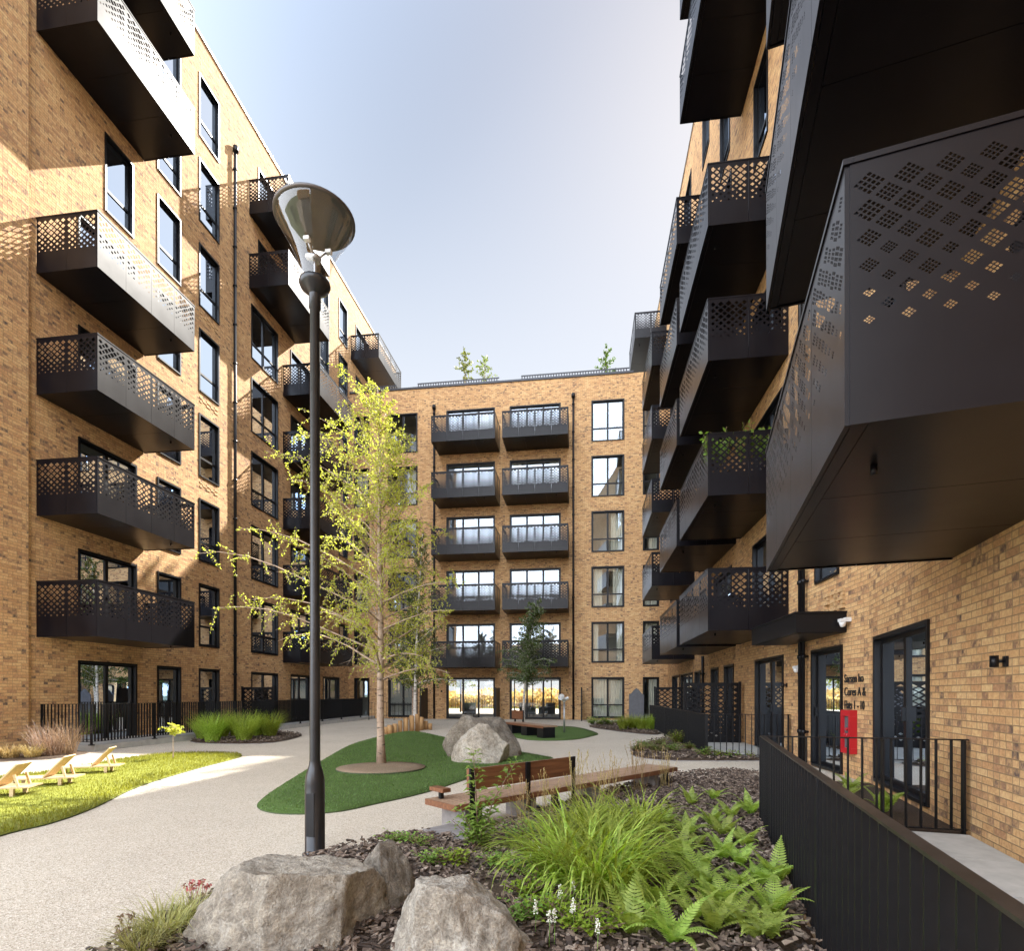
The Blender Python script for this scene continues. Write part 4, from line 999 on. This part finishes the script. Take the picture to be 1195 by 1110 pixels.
sp = G(202, 887); tree('sapling_tree', 'tiny yellow green sapling on the lawn edge by the railing', (sp.x, sp.y, 0.02), 0.72, 0.012, M_birchleaf, M_birchbark, 30, nb=10, z0=0.72, reach=lambda f,a: 0.22, elev=lambda f: 0.4, leaf_l=0.07, per=90, twig=0.15, tw=3)
for i, (px, py, hh) in enumerate(((540, 447, 1.9), (563, 443, 1.5), (708, 434, 2.1))):
    p = AT(px, py, 30.6); tree('roof_shrub', ['pale bushy shrub on the far roof edge, above the balconies column','thin wispy shrub on the far roof edge beside the bushier one','darker shrub on the far roof edge above the corner windows'][i], (p.x, p.y+0.6, FH-0.2), hh+0.55, 0.03, M_midleaf if i < 2 else M_darkleaf, M_birchbark, 40+i, nb=16, z0=0.35, reach=lambda f,a: 0.85*(1-f)+0.3, elev=lambda f: 0.6, leaf_l=0.12, per=22 if i != 1 else 10, twig=0.4, tw=3)
tree('street_tree', 'round headed street tree seen through the left lobby door', (-9.9, 43.5, 0), 4.0, 0.12, M_midleaf, M_birchbark, 50, nb=40, z0=0.45, reach=lambda f,a: 1.3, elev=lambda f: 0.5, leaf_l=0.14, per=16, twig=0.5, tw=3)
# bank of autumn coloured shrubs beyond the street
b = MB(); r = random.Random(8)
for k in range(9000):
    x = r.uniform(-26, 8); y = r.uniform(53, 58); z = 0.1 + r.random()**0.8*(1.1+0.6*noise.noise(Vector((x*0.35,0,0)))+ (y-53)*0.13)
    leaf(b, Vector((x,y,z)), rv(r), rv(r), 0.45, 0.16)
tag(b.build('hedge', M_orange), 'bank of orange and yellow shrubs across the street, seen through the lobby', 'hedge')
railing('metal_railing', 'dark street railing seen through the glazed lobby doors', (-16, 47), (2, 47), posts=(0, 0.25, 0.5, 0.75, 1.0), pitch=0.2, thin=0.03)
# two dark tub chairs in the lobby
for i, (x, y, a) in enumerate(((-3.4, 33.0, 0.6), (-2.3, 33.6, -0.7), (-6.9, 32.6, 0.2))):
    t = thing('tub_chair', ['dark tub chair inside the right lobby door, left of two','dark tub chair inside the right lobby door, right of two','dark tub chair inside the left lobby door'][i], 'chair', (x, y, 0.012), a); M = WM[t.name]
    b = MB(); b.box(-0.32,0.32,-0.30,0.30,0.22,0.42); b.build('seat', M_greyp, t, M)
    b = MB(); b.box(-0.36,0.36,0.301,0.40,0.15,0.85); b.box(-0.40,-0.321,-0.30,0.30,0.15,0.62); b.box(0.321,0.40,-0.30,0.30,0.15,0.62); b.build('backrest', M_greyp, t, M)
    for lx in (-0.25,0.25):
        for ly in (-0.22,0.22):
            b = MB(); b.tube([(lx,ly,0),(lx,ly,0.219)],0.018,6); b.build('leg', M_frame, t, M)
b = MB(); b.box(-30, 20, 52.0, 62, -0.01, 0.08); tag(b.build('field', M_lawn), kind='structure')

# ------------------------------------------------------------------ plants
def blade(b, p, az, L, w, bend, seg=4, tw=0.0):
    d = Vector((math.cos(az), math.sin(az), 0)); s = Vector((-math.sin(az+tw), math.cos(az+tw), 0))
    a = 1.45; q = p.copy(); pr = None
    for i in range(seg+1):
        f = i/seg; ww = w*(1-f)**0.6 * (1 if i else 0.7)
        if i < seg: k = b.av([q-s*ww, q+s*ww])
        else: k = b.av([q])
        if pr is not None:
            if i < seg: b.addf((pr,pr+1,k+1,k))
            else: b.addf((pr,pr+1,k))
        pr = k; a -= bend/seg*(0.6+0.8*f); q = q + (d*math.cos(a)+Vector((0,0,1))*math.sin(a))*L/seg
def tuft_mesh(seed, n, L, w, spread, bend=(0.8,2.2), m=None, seg=4):
    r = random.Random(seed); b = MB()
    for _ in range(n):
        az = r.uniform(0, 6.283); rad = spread*math.sqrt(r.random())
        blade(b, Vector((math.cos(az)*rad*0.6, math.sin(az)*rad*0.6, -0.02)), az+r.uniform(-0.9,0.9), L*r.uniform(0.55,1.1), w*r.uniform(0.6,1.2), r.uniform(*bend), seg, r.uniform(-0.4,0.4))
    return b.mesh('grass_tuft', m or M_grass)
def frond(b, p, az, L, el, wmax, droop, npair=17):
    d = Vector((math.cos(az), math.sin(az), 0)); s = Vector((-math.sin(az), math.cos(az), 0)); a = el; q = p.copy(); step = L/npair
    for i in range(npair+1):
        f = i/npair; t = d*math.cos(a)+Vector((0,0,1))*math.sin(a); up = s.cross(t)
        lw = wmax*math.sin(math.pi*min(1, 0.12+0.88*f)**0.75)*(1-f*0.25)+0.004 if f < 1 else 0.01
        for sg in (1,-1):
            dd = (s*sg + t*0.45 - up*0.12*(-1)).normalized() if True else s
            w = step*0.46
            c = q
            k = b.av([c-t*w*0.6, c+dd*lw*0.35-t*w, c+dd*lw*0.7-t*w*0.7, c+dd*lw+t*w*0.5, c+dd*lw*0.65+t*w*0.9, c+dd*lw*0.3+t*w*0.9, c+t*w*0.6])
            b.addf((k,k+1,k+5,k+6) if sg > 0 else (k+6,k+5,k+1,k)); b.addf((k+1,k+2,k+4,k+5) if sg > 0 else (k+5,k+4,k+2,k+1)); b.addf((k+2,k+3,k+4) if sg > 0 else (k+4,k+3,k+2))
        k = b.av([q-s*0.003, q+s*0.003, q+t*step+s*0.003, q+t*step-s*0.003]); b.addf((k,k+1,k+2,k+3))
        q = q + t*step; a -= droop/npair*(0.5+f)
def fern_mesh(seed, n=9, L=0.42):
    r = random.Random(seed); b = MB()
    for i in range(n):
        frond(b, Vector((0,0,0.01)), 6.283*i/n+r.uniform(-.3,.3), L*r.uniform(0.65,1.1), r.uniform(0.75,1.25), L*0.19*r.uniform(0.8,1.1), r.uniform(0.7,1.5))
    return b.mesh('fern', M_fern)
ferns = [fern_mesh(i, 8+i%3, 0.33+0.025*i) for i in range(5)]
fg = 'ferns beside the long black railing'
FP = [(741,260),(812,205),(880,190),(930,245),(985,235),(968,330),(905,372),(770,372),(826,420),(700,300),(775,480),(862,505),(945,455),(1010,450),(1050,545),(925,570),(880,590),(760,625),(990,610),(1062,440),(835,330),(875,270),(1040,610),(700,590),(640,600),(800,300),(720,430),(905,300),(955,390),(820,560),(1005,560),(700,530),(905,520),(850,450),(780,350)]
FLab = ['fern at the back of the bed by the tall grasses','small fern at the very back of the bed near the bench end','fern at the back of the bed near the paving edge','fern in the back of the bed, midway to the railing','fern close to the far end of the black railing','fern in bare mulch near the far end of the railing','bright fern in the middle of the fern patch','fern touching the right flank of the green grass tuft','fern beside the grass tuft, just nearer than its widest part','fern tucked into the seeding grasses behind the tuft','fern at the foot of the grass tuft where the mulch shows','large fern in the middle foreground of the patch','fern in the centre row with fronds toward the railing','fern a step from the railing midway along','tall upright fern closest to the railing','fern in the front row with bare mulch to its right','fern low in the front row','fern at the front edge beside the bare soil','fern in the front corner by the railing','fern leaning against the railing side path of mulch','fern between two mulch gaps behind the middle row','fern half hidden behind the middle row','last fern at the picture bottom near the railing','yellowish fern at the picture bottom below the tuft','small fern at the picture bottom beside the white flowers','small fern between the seeding grasses and the fern patch','small fern pressed against the right side of the grass tuft','fern in the upper patch with mulch on both sides','fern half way along the railing with one arched frond','small bright fern before the large middle one','small fern at the railing in the front third','small fern over the bare soil below the tuft','fern filling the gap in the front centre','fern behind the large middle one','fern at the upper left of the patch by the tuft']
r = random.Random(77)
for i, (cx, cy) in enumerate(FP):
    p = G(480+0.4017*cx, 850+0.4017*cy+14)
    tag(put('fern', ferns[i % 5], None, TR(p.x, p.y, 0.06, r.uniform(0,6.28), r.uniform(0.55,0.9))), FLab[i], 'fern', fg)
for i, (u, n) in enumerate(((-1.1,0.5),(-1.9,0.75),(-2.6,0.5),(-3.0,1.1),(-1.5,1.2))):
    p = near(u, n, 0.05)
    tag(put('fern', ferns[(i+2) % 5], None, TR(p.x, p.y, p.z, r.uniform(0,6.28), 0.95)), ['fern behind the railing below the entrance door','fern behind the railing at the lettering','fern under the near glazed door','fern at the corner of the short railing','fern in the terrace bed close to the long railing'][i], 'fern', 'ferns in the terrace bed')
# large grass tufts in the bed
TP = [((420,405),1.0),((505,440),1.15),((560,345),1.1),((620,410),0.95),((655,275),1.0),((470,330),0.9),((580,470),0.95),((540,260),0.8)]
tufts = [tuft_mesh(i, 190, 0.74, 0.0105, 0.26, (1.2,3.0), None, 6) for i in range(3)]
TL = ['green grass tuft at the left of the big clump beside the pale boulder','largest green grass tuft in the front of the big clump','green grass tuft in the middle of the big clump','green grass tuft on the fern side of the big clump','green grass tuft at the back of the clump toward the bench end','green grass tuft behind the left of the clump near the bench legs','green grass tuft with long blades falling onto bare soil','green grass tuft furthest back below the bench seat']
for i, ((cx, cy), s) in enumerate(TP):
    p = G(480+0.4017*cx, 850+0.4017*cy+22)
    tag(put('grass_tuft', tufts[i % 3], None, TR(p.x, p.y, 0.05, r.uniform(0,6.28), s)), TL[i], 'grass', 'green grass tufts in the foreground bed')
# seed-head grasses behind the clump
def seed_grass(seed, n, L, m):
    rr = random.Random(seed); b = MB()
    for _ in range(n):
        az = rr.uniform(0,6.283); q = Vector((math.cos(az)*0.12*rr.random(), math.sin(az)*0.12*rr.random(), 0)); ll = L*rr.uniform(0.6,1.1); ln_ = Vector((rr.uniform(-.28,.28), rr.uniform(-.28,.28), 1)).normalized()
        e = q+ln_*ll; b.tube([q, q.lerp(e,0.5)+Vector((0,0,0.01)), e], [0.0022,0.0018,0.0012], 3, cap=False)
        for k in range(12): leaf(b, e - ln_*0.012*k, (rv(rr)+ln_*1.5).normalized(), rv(rr), 0.02, 0.005)
    return b.mesh('seed_grass', m)
sg = [seed_grass(i, 26, 0.62, M_straw) for i in range(2)]
for i, (px, py) in enumerate(((640,965),(672,950),(715,938),(745,930),(775,925),(700,955),(610,975))):
    p = G(px, py); tag(put('seed_grass', sg[i%2], None, TR(p.x,p.y,0.04,r.uniform(0,6),r.uniform(0.85,1.1))), ['wispy seeding grass by the second bench leg','wispy seeding grass below the bench backrest end','wispy seeding grass at the middle of the bench seat','wispy seeding grass toward the far bench end','wispy seeding grass at the far bench leg','wispy seeding grass rising behind the green tufts','wispy seeding grass beside the leafy shrub'][i], 'grass', 'seeding grasses along the bench')
# leafy shrub with upright stems in front of the bench
def leafy(name, label, base, stems, lm, seed, leaf_l=0.07, per=16, group=None, wd_=0.3):
    rr = random.Random(seed); t = thing(name, label, 'shrub', base, 0, group); M = WM[t.name]; s = MB(); l = MB()
    for (dx, dy, h) in stems:
        q = Vector((rr.uniform(-.05,.05), rr.uniform(-.05,.05), 0)); e = Vector((dx, dy, h)); mid = q.lerp(e, 0.5)+Vector((-dx*0.15,-dy*0.15,0.04*h))
        s.tube([q, mid, e], [0.006,0.0045,0.002], 5, cap=False)
        n = int(per*h/0.4)
        for k in range(n):
            f = 0.18+0.82*k/n; c = q.lerp(mid, f*2) if f < 0.5 else mid.lerp(e, f*2-1)
            a = k*2.4; d = Vector((math.cos(a), math.sin(a), rr.uniform(0.0,0.7))).normalized(); c2_ = c+d*0.03
            L = leaf_l*rr.uniform(0.6,1.15)*(1.1-0.4*f); w = L*wd_; up = Vector((0,0,1)); sd = d.cross(up).normalized(); fold = up*w*0.4; tip = c2_+d*L-up*L*0.25
            kk = l.av([c2_, c2_+d*L*0.45+sd*w+fold, tip, c2_+d*L*0.45, c2_+d*L*0.45-sd*w+fold]); l.addf((kk,kk+1,kk+2,kk+3)); l.addf((kk,kk+3,kk+2,kk+4))
    s.build('stem', M_purple, t, M); l.build('foliage', lm, t, M); return t
p = G(556, 1000)
leafy('leafy_shrub', 'leafy green shrub with tall bare stems in front of the slatted bench', (p.x,p.y,0.05), [(-.03,0,.88),(.34,.10,.78),(-.16,.05,.38),(.10,.1,.36),(-.08,-.08,.30),(.16,-.04,.30),(-.22,0,.26),(.05,.15,.42),(0,-.12,.22),(.22,.1,.26),(-.12,.12,.28),(.08,-.1,.26)], M_shrub, 5, 0.10, 32)
LW = [((60,395),.16),((130,395),.17),((22,340),.14),((-60,330),.13),((-20,330),.12),((340,500),.2),((420,555),.22),((385,450),.2),((480,600),.2),((330,570),.18),((300,420),.16),((540,610),.16),((250,400),.14),((300,320),.16),((350,300),.15)]
LWL = ['low green plant in the mulch near the bench end','low plant in the mulch beside the leafy shrub','low pale green plant at the bed edge by the kerb','low green plant just behind the lamp side boulder','low green plant at the bed corner behind the small boulder','low leafy plant beside the pale boulder','low leafy plant in front of the pale boulder side','low leafy plant under the left of the grass clump','low bright leafy plant at the picture bottom','low leafy plant at the foot of the pale boulder','small leafy plant between pale boulder and mulch','lime leafy plant at the picture bottom beside bare soil','small plant in mulch behind the pale boulder','grey green plant below the bench','grey green plant by the second bench leg']
for i, ((cx, cy), s) in enumerate(LW):
    p = G(480+0.4017*cx, 850+0.4017*cy+10); rr = random.Random(100+i)
    leafy('low_plant', LWL[i], (p.x,p.y,0.05), [(rr.uniform(-s,s), rr.uniform(-s,s), s*rr.uniform(0.35,0.9)) for _ in range(26)], M_lime if i in (6,8,11,1,5) else M_shrub, 200+i, 0.055, 22, 'low leafy plants in the foreground bed', 0.42)
for i, (cx, cy) in enumerate(((432,520),(470,500),(360,575),(400,610),(470,570),(415,605),(540,640),(345,400),(372,380))):
    p = G(480+0.4017*cx, 850+0.4017*cy+26); rr = random.Random(i); b = MB()
    hgt = 0.15; b.m = 1; b.tube([(0,0,0),(0.005,0,hgt)], 0.0022, 4); b.m = 0
    for k in range(60): a = rr.uniform(0,6.28); f = rr.random(); rad = 0.011*(1-f*0.6); leaf(b, Vector((math.cos(a)*rad, math.sin(a)*rad, hgt-0.02+f*0.075)), rv(rr), rv(rr), 0.011, 0.004)
    tag(b.build('flower_spike', [M_flower, M_shrub], None, TR(p.x,p.y,0.06)), ['white flower spike, tallest by the grass blades','white flower spike just right of the tallest','white flower spike low beside the pale boulder','white flower spike near the picture bottom','white flower spike against dark soil','white flower spike paired near the picture bottom','white flower spike at the very bottom by lime leaves','white flower spike near the shrub','white flower spike beside the boulder top'][i], 'flower', 'white flower spikes')
# edge tuft and flowers at the lower left
strawt = tuft_mesh(9, 260, 0.34, 0.004, 0.13, m=leaf_mat('variegated_blade', (0.20,0.20,0.05), (0.42,0.40,0.16), 0.35))
for i, (px, py) in enumerate(((192,1104),(222,1085),(165,1125))):
    p = G(px, py); tag(put('sedge_tuft', strawt, None, TR(p.x,p.y,0.04,i*2.0,[1.0,0.75,0.8][i])), ['yellow striped sedge tuft at the bed edge beside the largest boulder','smaller sedge tuft tucked against the largest boulder','sedge tuft at the bottom edge of the picture by the paving'][i], 'sedge', 'striped sedges at the bed edge')
for i, (px, py) in enumerate(((226,1064),(236,1062),(143,1115))):
    p = G(px, py); rr = random.Random(i+3); b = MB()
    for q in range(6):
        e = Vector((rr.uniform(-.06,.06), rr.uniform(-.06,.06), rr.uniform(.10,.17))); b.tube([(0,0,0), e*0.5, e], 0.0018, 3, cap=False)
        for k in range(10): leaf(b, e+rv(rr)*0.01, rv(rr), rv(rr), 0.02, 0.007)
    tag(b.build('flower', M_pink if i < 2 else M_purple, None, TR(p.x,p.y,0.04)), ['small red flower at the bed edge by the largest boulder','second small red flower close to the boulder','dark seed heads at the bottom left of the bed'][i], 'flower')
# grass beds by the railings
big = tuft_mesh(31, 420, 0.95, 0.008, 0.30, (0.5,1.7)); bed_l = [(238,864),(258,862),(278,861),(298,861),(315,861),(248,867),(285,866)]
for i, (px, py) in enumerate(bed_l):
    p = G(px, py); tag(put('grass_tuft', big, None, TR(p.x,p.y,0.05,i*1.3,1.05)), ['green grass tuft at the near end of the bed by the sunny railing','second grass tuft along the bed by the sunny railing','tall middle grass tuft in the bed by the sunny railing','tall grass tuft past the middle of the bed by the sunny railing','grass tuft at the far end of the bed by the sunny railing','low front grass tuft in the bed by the sunny railing','front grass tuft at the bed centre by the sunny railing'][i], 'grass', 'grass tufts by the sunny railing')
for i, (px, py) in enumerate(((727,853),(738,852),(748,853),(757,853),(765,853))):
    p = G(px, py); tag(put('grass_tuft', big, None, TR(p.x,p.y,0.05,i*1.7,0.75)), ['green grass tuft beside the pointed grey panel','second grass tuft from the pointed grey panel','middle grass tuft of the far bed','grass tuft of the far bed next to the railing','grass tuft of the far bed against the dark railing'][i], 'grass', 'grass tufts in the far bed')
for i, (px, py) in enumerate(((700,848),(710,848),(690,847))):
    p = G(px, py); rr = random.Random(300+i); leafy('low_plant', ['low green plant at the far bed tip','low plant beneath the far curtained window','smallest low plant by the narrow dark screen'][i], (p.x,p.y,0.05), [(rr.uniform(-.35,.35), rr.uniform(-.35,.35), rr.uniform(.1,.35)) for _ in range(22)], M_shrub, 300+i, 0.12, 16, 'low plants in the far bed', 0.4)
for i, (px, py) in enumerate(((752,876),(770,873),(790,871),(765,881),(785,880),(806,878),(822,886),(745,880))):
    p = G(px, py); rr = random.Random(400+i); leafy('low_plant', ['low plant at the tip of the small bed','pale low plant on the path side of the small bed','leafy plant at the top of the small bed by the railing','front plant of the small bed','low plant in the centre of the small bed','green plant near the railing corner in the small bed','plant under the short open railing','smallest plant at the rounded end of the small bed'][i], (p.x,p.y,0.05), [(rr.uniform(-.3,.3), rr.uniform(-.3,.3), rr.uniform(.06,.22 if i != 2 else .45)) for _ in range(34)], M_lime if i == 2 else (M_midleaf if i % 2 else M_shrub), 400+i, 0.07, 20, 'low plants in the small bed', 0.4)
for i, px in enumerate((838, 850, 862, 875)):
    p = G(px, 886); rr = random.Random(500+i); leafy('low_plant', ['weed at the left foot of the short open railing','second weed under the short open railing','third weed under the short open railing','weed at the right foot of the short open railing'][i], (p.x,p.y,0.03), [(rr.uniform(-.12,.12), rr.uniform(-.1,.1), rr.uniform(.05,.18)) for _ in range(12)], M_lime, 500+i, 0.06, 20, 'weeds under the short open railing', 0.4)
dry = tuft_mesh(61, 260, 0.42, 0.006, 0.22, m=M_straw); pur = tuft_mesh(62, 220, 0.85, 0.005, 0.30, (0.3,1.3), M_purple)
for i, (px, py, k) in enumerate(((-10,888,0),(12,887,0),(38,886,0),(60,884,1),(78,882,1),(50,882,1))):
    p = G(px, py); tag(put('dry_grass', pur if k else dry, None, TR(p.x,p.y,0.05,i*1.1,1.0)), ['straw coloured tuft at the picture edge under the sunny wall','straw coloured tuft under the sunny wall, second from the edge','straw coloured tuft nearest the dry brown stems','brown dry grass at the railing corner','brown dry grass in front of the sunny railing','brown dry grass against the sunny wall'][i], 'grass', 'dry grasses under the sunny wall')
# plants on one balcony of the shaded block
for i, (y, n) in enumerate(((12.95, 1.45), (12.95, 0.75), (12.9, 0.45))):
    p = Vector((4.42-n, y, FLB+3.0+3.0*0+0.27)); rr = random.Random(600+i)
    t = thing('potted_plant', ['leafy potted plant at the outer corner of a shaded balcony','leafy potted plant on the shaded balcony beside the wall','trailing potted plant on the shaded balcony against the wall'][i], 'potted plant', p); PM = WM[t.name]
    b = MB(); b.lathe([(0.0,0.0),(0.11,0.0),(0.15,0.28),(0.13,0.28),(0.12,0.24),(0,0.24)], seg=14); b.build('pot', M_log, t, PM)
    s = MB(); l = MB()
    for q in range(16):
        e = Vector((rr.uniform(-.3,.3), rr.uniform(-.3,.3), rr.uniform(0.9,1.45 if i == 1 else 1.28))); s.tube([(0,0,0.24), e*0.6, e], 0.005, 4, cap=False)
        for k in range(14): leaf(l, Vector((0,0,0.24)).lerp(e, 0.5+0.5*k/13)+rv(rr)*0.04, rv(rr), rv(rr), 0.11, 0.035)
    s.build('stem', M_purple, t, PM); l.build('foliage', M_shrub, t, PM)

# ------------------------------------------------------------------ loose cover: bark chips, turf pile, lawn blades
def inside(P, x, y):
    c = False; n = len(P); j = n-1
    for i in range(n):
        if (P[i].y > y) != (P[j].y > y) and x < (P[j].x-P[i].x)*(y-P[i].y)/(P[j].y-P[i].y)+P[i].x: c = not c
        j = i
    return c
def scatter(P, n, seed):
    rr = random.Random(seed); x0, x1 = min(p.x for p in P), max(p.x for p in P); y0, y1 = min(p.y for p in P), max(p.y for p in P); out = []
    while len(out) < n:
        x, y = rr.uniform(x0,x1), rr.uniform(y0,y1)
        if y > 0.5 and inside(P, x, y): out.append((x, y))
    return out, rr
b = MB()
pts, rr = scatter(BEDP, 15000, 3)
for x, y in pts:
    L, w = rr.uniform(0.012,0.045), rr.uniform(0.005,0.014); b.M = Matrix.Translation((x, y, 0.065+rr.uniform(0,0.035))) @ Matrix.Rotation(rr.uniform(0,6.28),4,'Z') @ Matrix.Rotation(rr.uniform(-.6,.6),4,'Y') @ Matrix.Rotation(rr.uniform(-.5,.5),4,'X')
    b.box(-L, L, -w, w, -0.004, 0.004)
b.M = None
for P in (SBEDP, LBEDP, FBEDP):
    pts, rr = scatter(P, 900, 4)
    for x, y in pts:
        b.M = Matrix.Translation((x, y, 0.055+rr.uniform(0,0.03))) @ Matrix.Rotation(rr.uniform(0,6.28),4,'Z') @ Matrix.Rotation(rr.uniform(-.6,.6),4,'Y'); L = rr.uniform(0.02,0.06); b.box(-L, L, -L*.35, L*.35, -0.005, 0.005)
b.M = None
tag(b.build('bark_chips', M_chip), 'dark bark chips covering the planting beds', 'bark', kind='stuff')
b = MB(); LP = [p for p in LAWNP]; pts, rr = scatter(LP, 26000, 6)
for x, y in pts:
    if x < -16: continue
    a = rr.uniform(0,6.28); L = rr.uniform(0.02,0.045); e = Vector((x+rr.uniform(-.02,.02), y+rr.uniform(-.02,.02), 0.035+L)); s = Vector((math.cos(a),math.sin(a),0))*0.006
    k = b.av([Vector((x,y,0.02))-s, Vector((x,y,0.02))+s, e]); b.addf((k,k+1,k+2))
tag(b.build('lawn_blades', leaf_mat('lawn_blade', (0.15,0.165,0.02), (0.28,0.29,0.06), 0.42)), 'short sunlit grass blades of the lawn', 'grass', kind='stuff')

b = MB(); rr = random.Random(15); me = TURFO.data; fs = [p for p in me.polygons if p.normal.z > 0.5]
tot = sum(p.area for p in fs)
for p in fs:
    vs = [me.vertices[i].co for i in p.vertices]; n = int(24000*p.area/tot + rr.random())
    for _ in range(n):
        if len(vs) == 4: u, v = rr.random(), rr.random(); c = vs[0]*(1-u)*(1-v)+vs[1]*u*(1-v)+vs[2]*u*v+vs[3]*(1-u)*v
        else:
            u, v = rr.random(), rr.random()
            if u+v > 1: u, v = 1-u, 1-v
            c = vs[0]*(1-u-v)+vs[1]*u+vs[2]*v
        a = rr.uniform(0, 6.28); s = Vector((math.cos(a), math.sin(a), 0))*0.006; k = b.av([c-s, c+s, c+Vector((rr.uniform(-.018,.018), rr.uniform(-.018,.018), rr.uniform(0.012,0.03)))]); b.addf((k,k+1,k+2))
tag(b.build('turf_fibres', leaf_mat('turf_fibre', (0.065,0.108,0.025), (0.13,0.195,0.055), 0.35)), 'short green fibres of the central turf', 'turf', kind='stuff')
